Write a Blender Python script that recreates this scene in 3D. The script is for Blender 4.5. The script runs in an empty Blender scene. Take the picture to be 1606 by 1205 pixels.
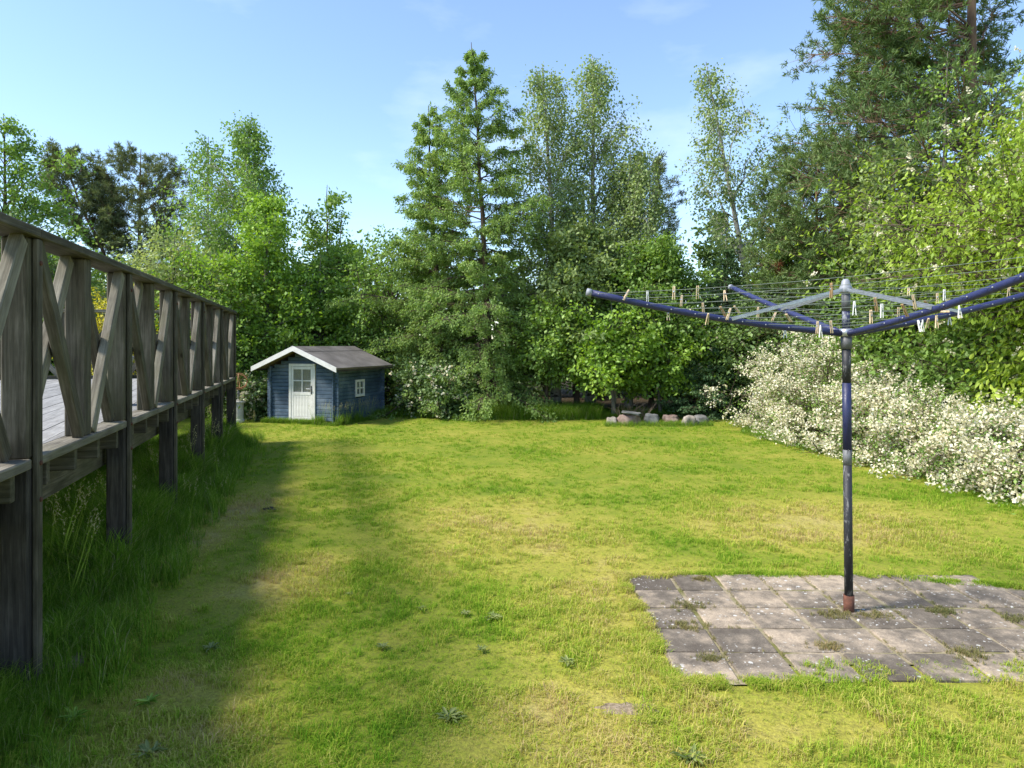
import bpy, bmesh, math, random
import numpy as np
from mathutils import Vector, Matrix, noise as mnoise

scene = bpy.context.scene
C = scene.collection
R = math.radians

# ------------------------------------------------------------ camera, sky, sun, exposure
F, CX, CY, EYE = 1070.0, 803.0, 541.0, 1.6          # focal length in photo pixels, horizon row
cam_d = bpy.data.cameras.new("camera"); cam = bpy.data.objects.new("camera", cam_d)
C.objects.link(cam); scene.camera = cam
cam.location = (0, 0, EYE); cam.rotation_euler = (R(90), 0, 0)
cam_d.sensor_fit = 'HORIZONTAL'; cam_d.sensor_width = 36; cam_d.lens = 36 * F / 1606
cam_d.shift_y = -61.5 / 1606; cam_d.clip_start = .05; cam_d.clip_end = 2000

SUN_EL, SUN_AZ = R(48), R(-106)                     # azimuth measured from +Y towards +X
w = bpy.data.worlds.new("World"); scene.world = w; w.use_nodes = True
nt = w.node_tree; nt.nodes.clear()
wo = nt.nodes.new("ShaderNodeOutputWorld"); bg = nt.nodes.new("ShaderNodeBackground")
sky = nt.nodes.new("ShaderNodeTexSky"); sky.sky_type = 'NISHITA'; sky.sun_disc = False
sky.sun_elevation = SUN_EL; sky.sun_rotation = SUN_AZ
sky.air_density = 1.0; sky.dust_density = .15; sky.ozone_density = 2.9; sky.altitude = 0
bg.inputs[1].default_value = .12
tcw = nt.nodes.new("ShaderNodeTexCoord"); mpw = nt.nodes.new("ShaderNodeMapping")
mpw.inputs['Scale'].default_value = (1, 1, 2.6)
nzw = nt.nodes.new("ShaderNodeTexNoise"); nzw.inputs['Scale'].default_value = 2.3; nzw.inputs['Detail'].default_value = 7
nzw.inputs['Roughness'].default_value = .52
rpw = nt.nodes.new("ShaderNodeValToRGB"); rpw.color_ramp.elements[0].position = .56; rpw.color_ramp.elements[1].position = .84
rpw.color_ramp.elements[1].color = (.38, .38, .38, 1)
mxw = nt.nodes.new("ShaderNodeMix"); mxw.data_type = 'RGBA'
mxw.inputs[7].default_value = (6.2, 6.6, 7.2, 1)
nt.links.new(tcw.outputs['Generated'], mpw.inputs[0]); nt.links.new(mpw.outputs[0], nzw.inputs[0])
nt.links.new(nzw.outputs[0], rpw.inputs[0])
adw = nt.nodes.new("ShaderNodeMath"); adw.operation = 'ADD'; adw.use_clamp = True; adw.inputs[1].default_value = .02   # thin high veil
nt.links.new(rpw.outputs[0], adw.inputs[0]); nt.links.new(adw.outputs[0], mxw.inputs[0])
nt.links.new(sky.outputs[0], mxw.inputs[6]); nt.links.new(mxw.outputs[2], bg.inputs[0]); nt.links.new(bg.outputs[0], wo.inputs[0])

sd = bpy.data.lights.new("sun", 'SUN'); sun = bpy.data.objects.new("sun", sd); C.objects.link(sun)
sd.energy = 3.1; sd.angle = R(11); sd.color = (1, .94, .84)
sv = Vector((math.sin(SUN_AZ) * math.cos(SUN_EL), math.cos(SUN_AZ) * math.cos(SUN_EL), math.sin(SUN_EL)))
sun.rotation_euler = sv.to_track_quat('Z', 'Y').to_euler()
vs = scene.view_settings; scene.display_settings.display_device = 'sRGB'
vs.view_transform = 'Standard'; vs.look = 'None'; vs.exposure = 1.3; vs.gamma = 1; vs.use_curve_mapping = False
scene.render.engine = 'CYCLES'
cy = scene.cycles; cy.use_denoising = True; cy.max_bounces = 8; cy.transparent_max_bounces = 8
cy.diffuse_bounces = 4; cy.transmission_bounces = 4; cy.caustics_reflective = False; cy.caustics_refractive = False

# ------------------------------------------------------------ helpers
def put(px, Y, z=0.0): return Vector(((px - CX) / F * Y, Y, z))
def hgt(py, Y): return EYE + (CY - py) * Y / F

def link(o, parent=None):
    C.objects.link(o)
    if parent is not None: o.parent = parent
    return o
def thing(name, label, cat, loc=(0, 0, 0), rz=0.0, group=None):
    o = bpy.data.objects.new(name, None); o.location = loc; o.rotation_euler = (0, 0, rz)
    o.empty_display_size = .2; C.objects.link(o); tag(o, label, cat, group); return o
def tag(o, label, cat, group=None):
    o['label'] = label; o['category'] = cat
    if group: o['group'] = group
    return o
def obj(name, me, mat=None, parent=None, loc=None, rot=None, kind=None):
    o = bpy.data.objects.new(name, me)
    if mat is not None and not me.materials: me.materials.append(mat)
    if loc is not None: o.location = loc
    if rot is not None: o.rotation_euler = rot
    if kind: o['kind'] = kind
    return link(o, parent)
def bm_mesh(bm, name='mesh', smooth=False):
    me = bpy.data.meshes.new(name); bm.to_mesh(me); bm.free()
    if smooth: me.polygons.foreach_set('use_smooth', [True] * len(me.polygons))
    return me
def box(sx, sy, sz, bev=.003, c=(0, 0, 0)):
    bm = bmesh.new(); bmesh.ops.create_cube(bm, size=1)
    for v in bm.verts: v.co = Vector((v.co.x * sx + c[0], v.co.y * sy + c[1], v.co.z * sz + c[2]))
    if bev: bmesh.ops.bevel(bm, geom=bm.edges[:], offset=min(bev, sx / 3, sy / 3, sz / 3), segments=1, affect='EDGES')
    return bm
def beam(name, a, b, wide, thick, side, mat, parent, bev=.004, warp=0.0, shared=None):
    """board from a to b; 'wide' is measured along the vector 'side'; local X runs along the grain"""
    a, b = Vector(a), Vector(b); x = (b - a); L = x.length; x.normalize()
    y = Vector(side); y = (y - x * y.dot(x)).normalized(); z = x.cross(y)
    me = bm_mesh(box(L, wide, thick, bev), name)
    o = obj(name, me, mat, parent)
    m = Matrix((x, y, z)).transposed().to_4x4(); m.translation = (a + b) / 2
    if parent is not None: m = parent.matrix_basis.inverted() @ m
    o.matrix_basis = m
    return o
def tube_bm(pts, rad, n=8, bm=None, cap=True):
    bm = bm or bmesh.new(); pts = [Vector(p) for p in pts]; rings = []
    up = Vector((0, 0, 1))
    for i, p in enumerate(pts):
        d = (pts[min(i + 1, len(pts) - 1)] - pts[max(i - 1, 0)]).normalized()
        u = d.cross(up if abs(d.z) < .95 else Vector((1, 0, 0))).normalized(); v = d.cross(u)
        r = rad[i] if hasattr(rad, '__len__') else rad
        rings.append([bm.verts.new(p + (u * math.cos(2 * math.pi * k / n) + v * math.sin(2 * math.pi * k / n)) * r) for k in range(n)])
    for a, b in zip(rings, rings[1:]):
        for k in range(n): bm.faces.new((a[k], a[(k + 1) % n], b[(k + 1) % n], b[k]))
    if cap:
        bm.faces.new(rings[0][::-1]); bm.faces.new(rings[-1])
    return bm
def lathe_bm(prof, n=20):
    bm = bmesh.new(); rings = [[bm.verts.new((r * math.cos(2 * math.pi * k / n), r * math.sin(2 * math.pi * k / n), z)) for k in range(n)] for r, z in prof]
    for a, b in zip(rings, rings[1:]):
        for k in range(n): bm.faces.new((a[k], a[(k + 1) % n], b[(k + 1) % n], b[k]))
    bm.faces.new(rings[0][::-1]); bm.faces.new(rings[-1]); return bm

# ------------------------------------------------------------ materials
class NB:
    def __init__(s, name):
        s.m = bpy.data.materials.new(name); s.m.use_nodes = True; s.t = s.m.node_tree; s.t.nodes.clear()
        s.out = s.n("ShaderNodeOutputMaterial")
    def n(s, t, **k):
        q = s.t.nodes.new(t)
        for a, v in k.items(): setattr(q, a, v)
        return q
    def l(s, a, b): s.t.links.new(a, b)
    def coord(s, which='Object', scale=(1, 1, 1)):
        m = s.n("ShaderNodeMapping"); m.inputs['Scale'].default_value = scale
        if which == 'Position': s.l(s.n("ShaderNodeNewGeometry").outputs['Position'], m.inputs[0])
        else: s.l(s.n("ShaderNodeTexCoord").outputs[which], m.inputs[0])
        return m.outputs[0]
    def noise(s, co, scale, detail=4, rough=.55, dist=0):
        q = s.n("ShaderNodeTexNoise"); q.inputs['Scale'].default_value = scale; q.inputs['Detail'].default_value = detail
        q.inputs['Roughness'].default_value = rough; q.inputs['Distortion'].default_value = dist
        if co is not None: s.l(co, q.inputs['Vector'])
        return q.outputs['Fac']
    def ramp(s, fac, stops):
        q = s.n("ShaderNodeValToRGB"); e = q.color_ramp.elements
        while len(e) < len(stops): e.new(.5)
        for i, (p, c) in enumerate(stops):
            e[i].position = p; e[i].color = (c, c, c, 1) if not hasattr(c, '__len__') else tuple(c) + (1,)
        s.l(fac, q.inputs[0]); return q.outputs[0]
    def mix(s, fac, a, b, mode='MIX'):
        q = s.n("ShaderNodeMix", data_type='RGBA', blend_type=mode)
        for sock, v in ((q.inputs[0], fac), (q.inputs[6], a), (q.inputs[7], b)):
            if hasattr(v, 'is_linked') or hasattr(v, 'links'): s.l(v, sock)
            elif hasattr(v, '__len__'): sock.default_value = tuple(v) + (1,)
            else: sock.default_value = v
        return q.outputs[2]
    def math(s, op, a, b=0.0, clamp=False):
        q = s.n("ShaderNodeMath", operation=op, use_clamp=clamp)
        for i, v in enumerate((a, b)):
            if hasattr(v, 'links'): s.l(v, q.inputs[i])
            else: q.inputs[i].default_value = v
        return q.outputs[0]
    def principled(s, col, rough=.7, bump=None, bstr=.3, bdist=.01, metal=0, spec=.5):
        p = s.n("ShaderNodeBsdfPrincipled")
        for sock, v in ((p.inputs['Base Color'], col), (p.inputs['Roughness'], rough), (p.inputs['Metallic'], metal)):
            if hasattr(v, 'links'): s.l(v, sock)
            elif hasattr(v, '__len__'): sock.default_value = tuple(v) + (1,)
            else: sock.default_value = v
        p.inputs['Specular IOR Level'].default_value = spec
        if bump is not None:
            b = s.n("ShaderNodeBump"); b.inputs['Strength'].default_value = bstr; b.inputs['Distance'].default_value = bdist
            s.l(bump, b.inputs['Height']); s.l(b.outputs[0], p.inputs['Normal'])
        s.l(p.outputs[0], s.out.inputs[0]); return s.m
    def rand(s): return s.n("ShaderNodeObjectInfo").outputs['Random']

def m_leaf(name, dark, mid, light, transl=.42, gloss=.06, patch=.55, dead=None):
    b = NB(name)
    a = b.n("ShaderNodeAttribute", attribute_name='tint').outputs['Fac']
    big = b.noise(b.coord('Position'), patch * 1.6, 3)
    f = b.math('ADD', b.math('MULTIPLY', a, .62), b.math('MULTIPLY', b.math('SUBTRACT', big, .31), .95), True)
    dark, mid, light = [(c[0] * 2.35, c[1] * 1.95, c[2] * 3.0) for c in (dark, mid, light)]
    col = b.ramp(f, [(.08, dark), (.5, mid), (.95, light)])
    if dead:
        col = b.mix(b.ramp(b.noise(b.coord('Position'), .9, 3), [(.70, 0.), (.73, 1.)]), col, dead)
    d = b.n("ShaderNodeBsdfDiffuse"); t = b.n("ShaderNodeBsdfTranslucent"); g = b.n("ShaderNodeBsdfGlossy")
    g.inputs['Roughness'].default_value = .6; g.inputs['Color'].default_value = (.7, .8, .6, 1)
    b.l(col, d.inputs[0])
    tc = b.mix(1., col, (1.15, 1.2, .55), 'MULTIPLY'); b.l(tc, t.inputs[0])
    m1 = b.n("ShaderNodeMixShader"); m1.inputs[0].default_value = transl; b.l(d.outputs[0], m1.inputs[1]); b.l(t.outputs[0], m1.inputs[2])
    m2 = b.n("ShaderNodeMixShader"); m2.inputs[0].default_value = gloss; b.l(m1.outputs[0], m2.inputs[1]); b.l(g.outputs[0], m2.inputs[2])
    b.l(m2.outputs[0], b.out.inputs[0]); return b.m
def m_bark(name, c1, c2, scale=6, spots=None):
    b = NB(name); co = b.coord('Object', (1, 1, .25)); n = b.noise(co, scale, 6, .6)
    col = b.ramp(n, [(.35, c1), (.65, c2)])
    if spots: col = b.mix(b.ramp(b.noise(b.coord('Object', (1, 1, 3)), 5, 4), [(.56, 0.), (.62, 1.)]), col, spots)
    return b.principled(col, .9, n, .6, .02, spec=.2)

def m_wood(name, c1, c2, c3, rough=.85, green=None):
    """weathered timber: grain along local X, each board a little different"""
    b = NB(name); r = b.rand()
    off = b.n("ShaderNodeVectorMath", operation='ADD'); b.l(b.n("ShaderNodeTexCoord").outputs['Object'], off.inputs[0])
    cmb = b.n("ShaderNodeCombineXYZ"); b.l(b.math('MULTIPLY', r, 31.), cmb.inputs[0]); b.l(b.math('MULTIPLY', r, 17.), cmb.inputs[1]); b.l(cmb.outputs[0], off.inputs[1])
    mp = b.n("ShaderNodeMapping"); mp.inputs['Scale'].default_value = (1.2, 22, 22); b.l(off.outputs[0], mp.inputs[0])
    g = b.noise(mp.outputs[0], 3, 6, .62, .4)
    mp2 = b.n("ShaderNodeMapping"); mp2.inputs['Scale'].default_value = (2.2, 4, 4); b.l(off.outputs[0], mp2.inputs[0])
    n2 = b.noise(mp2.outputs[0], 1.6, 5, .6)
    f = b.math('ADD', b.math('MULTIPLY', g, .6), b.math('MULTIPLY', n2, .4))
    col = b.ramp(f, [(.34, c1), (.5, c2), (.66, c3)])
    col = b.mix(.5, col, b.ramp(r, [(0., .72), (1., 1.25)]), 'MULTIPLY') if False else b.mix(1., col, b.ramp(r, [(0., .78), (1., 1.0)]), 'MULTIPLY')
    if green: col = b.mix(b.ramp(b.noise(mp2.outputs[0], 1.1, 4), [(.48, 0.), (.7, .65)]), col, green)
    kn = b.n("ShaderNodeTexVoronoi"); kn.inputs['Scale'].default_value = 1.2; b.l(mp2.outputs[0], kn.inputs[0])
    col = b.mix(b.ramp(kn.outputs[0], [(.05, .7), (.1, 0.)]), col, [x * .35 for x in c1])
    return b.principled(col, rough, g, .5, .006, spec=.25)

def m_plain(name, col, rough=.6, var=.12, scale=12, metal=0, bstr=.15, spec=.5):
    b = NB(name); n = b.noise(b.coord(), scale, 5)
    lo = [x * (1 - var) for x in col]; hi = [min(1, x * (1 + var)) for x in col]
    return b.principled(b.ramp(n, [(.3, lo), (.7, hi)]), rough, n, bstr, .003, metal, spec)

M = {}
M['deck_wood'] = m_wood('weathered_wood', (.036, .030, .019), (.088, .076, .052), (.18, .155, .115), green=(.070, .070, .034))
M['rail_wood'] = m_wood('grey_weathered_sunlit_wood', (.08, .068, .05), (.19, .17, .13), (.32, .29, .23), green=(.12, .115, .06))  # grey weathering; on the braces also the tone of a lit face
M['floor_wood'] = m_wood('silvered_floor_wood', (.17, .165, .155), (.28, .275, .265), (.38, .375, .36))
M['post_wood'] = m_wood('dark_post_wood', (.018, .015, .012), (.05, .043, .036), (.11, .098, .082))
def m_shed(name='blue_stained_wood'):
    b = NB(name); co = b.coord('Object', (1.0, 14, 14)); g = b.noise(co, 3, 5, .6); n = b.noise(b.coord('Position'), 2.2, 5, .65)
    col = b.ramp(n, [(.3, (.035, .062, .105)), (.5, (.075, .12, .18)), (.72, (.18, .23, .29))])
    col = b.mix(1., col, b.ramp(b.rand(), [(0., .78), (1., 1.)]), 'MULTIPLY')
    col = b.mix(.35, col, b.ramp(g, [(.3, .35), (.7, 1.)]), 'MULTIPLY')
    return b.principled(col, .75, g, .4, .004, spec=.3)
M['blue'] = m_shed()
M['white'] = m_plain('white_paint', (.62, .61, .58), .55, .12, 9)
def m_felt():
    b = NB('roofing_felt'); n = b.noise(b.coord('Position'), 160, 3); n2 = b.noise(b.coord('Position', (1, 1, 1)), 2.4, 5)
    col = b.ramp(n2, [(.35, (.12, .108, .098)), (.7, (.21, .19, .172))]); col = b.mix(.5, col, b.ramp(n, [(.35, .55), (.65, 1.)]), 'MULTIPLY')
    return b.principled(col, .95, n, .5, .004, spec=.2)
M['felt'] = m_felt()
def m_glass():
    b = NB('window_glass'); p = b.n("ShaderNodeBsdfPrincipled"); p.inputs['Base Color'].default_value = (.9, .94, .95, 1)
    p.inputs['Roughness'].default_value = .04; p.inputs['Transmission Weight'].default_value = .85; p.inputs['IOR'].default_value = 1.45
    b.l(p.outputs[0], b.out.inputs[0]); return b.m
M['glass'] = m_glass()
M['inside'] = m_plain('raw_interior_wood', (.18, .14, .10), .8)
M['curtain'] = m_plain('grey_curtain', (.30, .29, .27), .9)
M['black_metal'] = m_plain('black_metal', (.03, .03, .03), .45)
def m_navy(name, base, chips, amount, rough=.35):
    b = NB(name); n = b.noise(b.coord('Object', (1, 1, .35)), 46, 6, .7)
    col = b.mix(b.ramp(n, [(amount, 0.), (amount + .05, 1.)]), base, chips)
    return b.principled(col, b.ramp(n, [(.4, rough), (.7, .8)]), n, .25, .002, 0, .5)
M['navy'] = m_navy('navy_enamel', (.022, .027, .095), (.28, .30, .36), .70)
M['navy_dark'] = m_navy('dark_navy_pole_paint', (.018, .022, .075), (.2, .21, .25), .68)
M['worn_grey'] = m_navy('worn_grey_metal', (.15, .15, .155), (.05, .05, .055), .55, .5)
M['navy_worn'] = m_navy('worn_navy_enamel', (.03, .034, .085), (.22, .23, .25), .54, .5)
M['black_worn'] = m_navy('scraped_black_paint', (.020, .020, .024), (.17, .165, .16), .56, .55)
M['alu'] = m_plain('dull_aluminium', (.42, .43, .45), .38, .2, 30, .75)
M['grey_plastic'] = m_plain('grey_plastic', (.26, .27, .30), .5, .1, 20)
M['dark_plastic'] = m_plain('dark_grey_plastic', (.09, .09, .095), .55, .15, 20)
M['orange_rust'] = m_plain('orange_rust', (.34, .15, .07), .8, .4, 20)
M['rust'] = m_plain('rust', (.10, .038, .022), .9, .5, 30)
def m_cord():
    return m_plain('grey_green_line', (.13, .16, .14), .5, .1)
M['cord'] = m_cord()
M['peg_wood'] = m_plain('peg_wood', (.62, .47, .30), .7, .25, 60)
M['peg_brown'] = m_plain('brown_peg_wood', (.42, .26, .12), .7, .25, 60)
M['peg_white'] = m_plain('white_plastic', (.74, .74, .71), .4, .05)
M['steel'] = m_plain('spring_steel', (.5, .5, .5), .3, .1, 20, .9)
def m_stone(name, c1, c2, scale=9):
    b = NB(name); n = b.noise(b.coord(), scale, 8, .7)
    return b.principled(b.ramp(n, [(.3, c1), (.7, c2)]), .9, n, .7, .03, spec=.2)
M['st_pink'] = m_stone('pink_granite', (.15, .09, .075), (.36, .27, .23))
M['st_grey'] = m_stone('grey_granite', (.09, .09, .085), (.27, .265, .25))
M['st_pale'] = m_stone('pale_granite', (.18, .16, .13), (.42, .37, .32))
M['concrete'] = m_stone('pale_concrete', (.36, .34, .31), (.52, .50, .46), 14)
def m_pot():
    b = NB('mottled_zinc'); n = b.noise(b.coord(), 7, 6, .65)
    sx = b.n("ShaderNodeSeparateXYZ"); b.l(b.coord(), sx.inputs[0])
    f = b.math('ADD', b.math('MULTIPLY', sx.outputs[2], 2.2), b.math('MULTIPLY', n, .7))  # mottled, and darker towards the bottom
    return b.principled(b.ramp(f, [(.35, (.05, .05, .055)), (.75, (.26, .26, .28)), (1., (.40, .40, .42))]), .6, n, .3, .005)
M['pot'] = m_pot()

# lawn colour shared by the soil sheet and the blades: where the turf is lush, mossy or scorched
def lawn_colour(b, k=1.0):
    p = b.coord('Position')
    n1 = b.noise(p, .55, 4, .6); n2 = b.noise(p, 2.6, 4, .65); n3 = b.noise(p, 9., 3, .6)
    # three worn mossy areas at fixed places on the lawn
    geo = b.n("ShaderNodeSeparateXYZ"); b.l(p, geo.inputs[0])
    def blob(x, y, rx, ry):
        dx = b.math('DIVIDE', b.math('SUBTRACT', geo.outputs[0], x), rx); dy = b.math('DIVIDE', b.math('SUBTRACT', geo.outputs[1], y), ry)
        d = b.math('ADD', b.math('MULTIPLY', dx, dx), b.math('MULTIPLY', dy, dy))
        return b.math('SUBTRACT', 1., b.math('MINIMUM', d, 1.))
    s = blob(-.1, 5.9, 1.4, 1.5)
    for a in ((.75, 4.2, .9, 1.5), (.6, 2.9, 1.1, .7), (-1.4, 2.9, .6, .7), (2.4, 2.9, 1.6, .7), (-2.6, 6.3, .45, 2.4), (3, 6.2, 2.4, 1.2), (-1.55, 4.6, .5, .8)):
        s = b.math('MAXIMUM', s, blob(*a))
    f = b.math('ADD', b.math('ADD', b.math('MULTIPLY', n1, .55), b.math('MULTIPLY', n2, .5)), b.math('ADD', b.math('MULTIPLY', s, .22), b.math('MULTIPLY', n3, .16)))
    return f
def m_grass(name, tall=False):
    b = NB(name); f = lawn_colour(b)
    a = b.n("ShaderNodeAttribute", attribute_name='tint').outputs['Fac']
    f2 = b.math('ADD', f, b.math('MULTIPLY', b.math('SUBTRACT', a, .5), .34))
    if tall:
        col = b.ramp(a, [(.0, (.11, .22, .02)), (.55, (.19, .34, .03)), (.88, (.30, .42, .06)), (1., (.50, .46, .24))])
    else:
        col = b.ramp(f2, [(.43, (.15, .31, .022)), (.58, (.27, .43, .034)), (.71, (.45, .51, .075)), (.85, (.60, .54, .15)), (.96, (.60, .46, .23))])
    d = b.n("ShaderNodeBsdfDiffuse"); t = b.n("ShaderNodeBsdfTranslucent"); b.l(col, d.inputs[0]); b.l(col, t.inputs[0])
    m1 = b.n("ShaderNodeMixShader"); m1.inputs[0].default_value = .45; b.l(d.outputs[0], m1.inputs[1]); b.l(t.outputs[0], m1.inputs[2])
    b.l(m1.outputs[0], b.out.inputs[0]); return b.m
M['dryweed'] = m_leaf('dry_joint_weeds', (.06, .08, .02), (.12, .13, .035), (.22, .19, .07), .4, .02); M['grass'] = m_grass('lawn_grass'); M['tallgrass'] = m_grass('meadow_grass', True)
def m_ground():
    b = NB('mossy_soil'); f = lawn_colour(b); p = b.coord('Position')
    fine = b.noise(p, 60, 4, .7)
    col = b.ramp(f, [(.40, (.10, .19, .012)), (.60, (.22, .27, .025)), (.80, (.38, .35, .06)), (.97, (.46, .37, .15))])
    col = b.mix(b.ramp(fine, [(.35, .6), (.6, 0.)]), col, (.12, .10, .035))
    geo = b.n("ShaderNodeSeparateXYZ"); b.l(p, geo.inputs[0])
    edge = b.math('ADD', geo.outputs[1], b.math('MULTIPLY', b.noise(p, 1.5, 3), 1.6))
    litter = b.ramp(b.noise(p, 14, 5, .7), [(.3, (.022, .017, .010)), (.7, (.075, .055, .032))])
    q = b.n("ShaderNodeMapRange"); b.l(edge, q.inputs[0]); q.inputs[1].default_value = 15.6; q.inputs[2].default_value = 16.2
    col = b.mix(q.outputs[0], col, litter)
    return b.principled(col, .95, fine, .6, .02, spec=.1)
M['ground'] = m_ground()
def m_slab():
    b = NB('weathered_concrete_slab'); p = b.coord('Position'); r = b.rand()
    n = b.noise(p, 1.7, 5, .6); fine = b.noise(p, 130, 3, .6); mid = b.noise(p, 11, 5, .65)
    f = b.math('ADD', b.math('MULTIPLY', r, .11), b.math('ADD', b.math('MULTIPLY', n, .50), b.math('MULTIPLY', mid, .38)))
    col = b.ramp(f, [(.38, (.115, .095, .075)), (.46, (.165, .138, .108)), (.52, (.27, .22, .165)), (.60, (.44, .35, .255))])
    col = b.mix(.6, col, b.ramp(fine, [(.35, .55), (.68, 1.15)]), 'MULTIPLY')
    for sc, th, mo in ((26, .20, (.33)), (60, .24, .4)):
        mp = b.n("ShaderNodeMapping"); b.l(p, mp.inputs[0]); mp.inputs['Scale'].default_value = (sc, sc, .01)
        v = b.n("ShaderNodeTexVoronoi"); v.inputs['Scale'].default_value = 1.0; b.l(mp.outputs[0], v.inputs[0]); v.inputs['Randomness'].default_value = 1
        keep = b.n("ShaderNodeSeparateColor"); b.l(v.outputs['Color'], keep.inputs[0])
        size = b.math('MULTIPLY', keep.outputs[0], th * 1.5)
        spot = b.math('MULTIPLY', b.math('LESS_THAN', v.outputs['Distance'], size), b.math('GREATER_THAN', keep.outputs[1], .52))
        spot = b.math('MULTIPLY', spot, b.ramp(b.noise(p, 3.1, 3), [(mo + .06, 0.), (mo + .2, 1.)]))
        col = b.mix(b.math('MULTIPLY', spot, .8), col, (.55, .54, .50))
    return b.principled(col, .92, b.math('ADD', fine, b.math('MULTIPLY', mid, .8)), .35, .004, spec=.2)
M['slab'] = m_slab()
def m_sand():
    b = NB('jointing_sand'); p = b.coord('Position'); n = b.noise(p, 22, 5, .7); g = b.noise(p, 4, 4)
    col = b.ramp(n, [(.3, (.20, .16, .10)), (.7, (.42, .35, .26))]); col = b.mix(b.ramp(g, [(.42, 0.), (.62, .9)]), col, (.13, .13, .035))
    return b.principled(col, .95, n, .6, .01, spec=.1)
M['sand'] = m_sand()

# ------------------------------------------------------------ the ground
def ground():
    xs = np.concatenate([[-300, -80, -30], np.linspace(-14, 14, 57), [30, 80, 300]])
    ys = np.concatenate([[-60, -15, -4], np.linspace(0, 26, 79), [45, 120, 500]])
    bm = bmesh.new(); g = [[bm.verts.new((x, y, (mnoise.noise(Vector((x * .6, y * .6, 0))) * .02 if abs(x) < 15 and 0 < y < 27 and not (.3 < x < 5.2 and 2.8 < y < 5.2) else 0) - .005)) for x in xs] for y in ys]
    for i in range(len(ys) - 1):
        for j in range(len(xs) - 1): bm.faces.new((g[i][j], g[i][j + 1], g[i + 1][j + 1], g[i + 1][j]))
    obj('ground', bm_mesh(bm, 'ground', True), M['ground'], kind='structure')
ground()

# ------------------------------------------------------------ patio of single slabs
X0, Y0, S = .79, 3.23, .30
rng = random.Random(4)
def in_patio(x, y, m=0.0):
    if x < X0 - m - .01 + .03 * mnoise.noise(Vector((y * 5, 3, 8))) or x > 4.9: return False
    wob = .06 * mnoise.noise(Vector((x * 3, y * 3, 5))) + .03 * mnoise.noise(Vector((x * 13, y * 13, 5)))
    near = (Y0 + .02 if x < 1.36 else 3.40 + (x - 1.4) * .02) + wob
    far = 4.69 - max(0, x - 2.4) * .28 + wob
    return near - m < y < far + m
patio = obj('patio', None, None) if False else None
bm = bmesh.new()
for i in range(84):
    for j in range(34):
        x, y = X0 + i * .05 + .025, Y0 + j * .05 - .05
        if in_patio(x, y, .015):
            q = [bm.verts.new((x + a * .0252, y + b_ * .0252, .002 + .008 * mnoise.noise(Vector(((x + a * .025) * 9, (y + b_ * .025) * 9, 0))))) for a, b_ in ((-1, -1), (1, -1), (1, 1), (-1, 1))]; bm.faces.new(q)
bmesh.ops.remove_doubles(bm, verts=bm.verts, dist=.002)
patio = obj('patio', bm_mesh(bm, smooth=True), M['sand'], kind='structure')
for i in range(14):
    for j in range(5):
        cx, cyy = X0 + (i + .5) * S, Y0 + (j + .5) * S
        if not in_patio(cx, cyy, .11): continue
        b = box(S - rng.uniform(.014, .030), S - rng.uniform(.014, .030), .04, .007)
        for v in b.verts:
            if v.co.z > 0: v.co.z += rng.uniform(-.0012, .0012)
        obj('paving_slab', bm_mesh(b), M['slab'], patio, (cx + rng.uniform(-.003, .003), cyy + rng.uniform(-.003, .003), -.009 + rng.uniform(-.004, .004)),
            (rng.uniform(-.006, .006), rng.uniform(-.006, .006), rng.uniform(-.008, .008)))

# ------------------------------------------------------------ wooden deck with its crossed railing
D = Vector((-.277, .961, 0)).normalized(); N = Vector((-D.y, D.x, 0))     # N points inwards, away from the lawn
O = Vector((-4.49, 11.05, 0))                                            # outer far corner
def dk(s, n, z): return O - D * s + N * n + Vector((0, 0, z))            # s metres back from the far corner
DECK, RAIL = 1.08, 2.14
deck = thing('wooden_deck', 'raised weathered timber deck on posts with crossed rail braces left of the lawn', 'deck', (O.x, O.y, 0))
deck.matrix_basis = Matrix.Translation(O)
def DB(name, a, b, wide, thick, side, mat, bev=.004): return beam(name, a, b, wide, thick, side, M[mat], deck, bev)
PITCH = .8165
BOLT = bm_mesh(tube_bm([(0, 0, -.004), (0, 0, .004), (0, 0, .008)], [.012, .012, .006], 10)); BOLT.materials.append(M['rust'])
for k in range(13):
    s = k * PITCH
    full = k % 2 == 0
    pw = .105 + rng.uniform(-.003, .006)
    DB('post', dk(s + .05, .058, DECK - .002), dk(s + .05, .058, RAIL - .048), .108, pw, N, 'deck_wood', .008)
    if full:
        DB('post_facing', dk(s + .033, -.011, -.05), dk(s + .033, -.011, RAIL - .05), .06, .024, D, 'deck_wood', .004)
        for zz in (DECK - .03, DECK - .20, RAIL - .16):
            o = obj('bolt', BOLT, None, deck); o.matrix_basis = Matrix.Translation(dk(s + .033, -.024, zz) - O) @ (-N).to_track_quat('Z', 'Y').to_matrix().to_4x4()
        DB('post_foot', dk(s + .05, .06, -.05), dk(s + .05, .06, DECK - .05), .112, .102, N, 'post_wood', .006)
for k in range(12):                                                       # crossed braces of every bay
    s0, s1 = k * PITCH + .105, (k + 1) * PITCH - .005
    zb, zt = DECK + .012, RAIL - .06
    o1, o2 = (.025, .085) if k % 2 == 0 else (.085, .025)
    e = .035
    DB('brace', dk(s1 - e, o1, zb), dk(s0 + e, o1, zt), .052, .078, N, 'rail_wood', .005)  # paler wood imitates sun and sky caught by this diagonal's upper face
    DB('brace', dk(s1 - e, o2, zt), dk(s0 + e, o2, zb), .052, .078, N, 'deck_wood', .005)  # darker wood imitates shade on this diagonal's downward face
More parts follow.
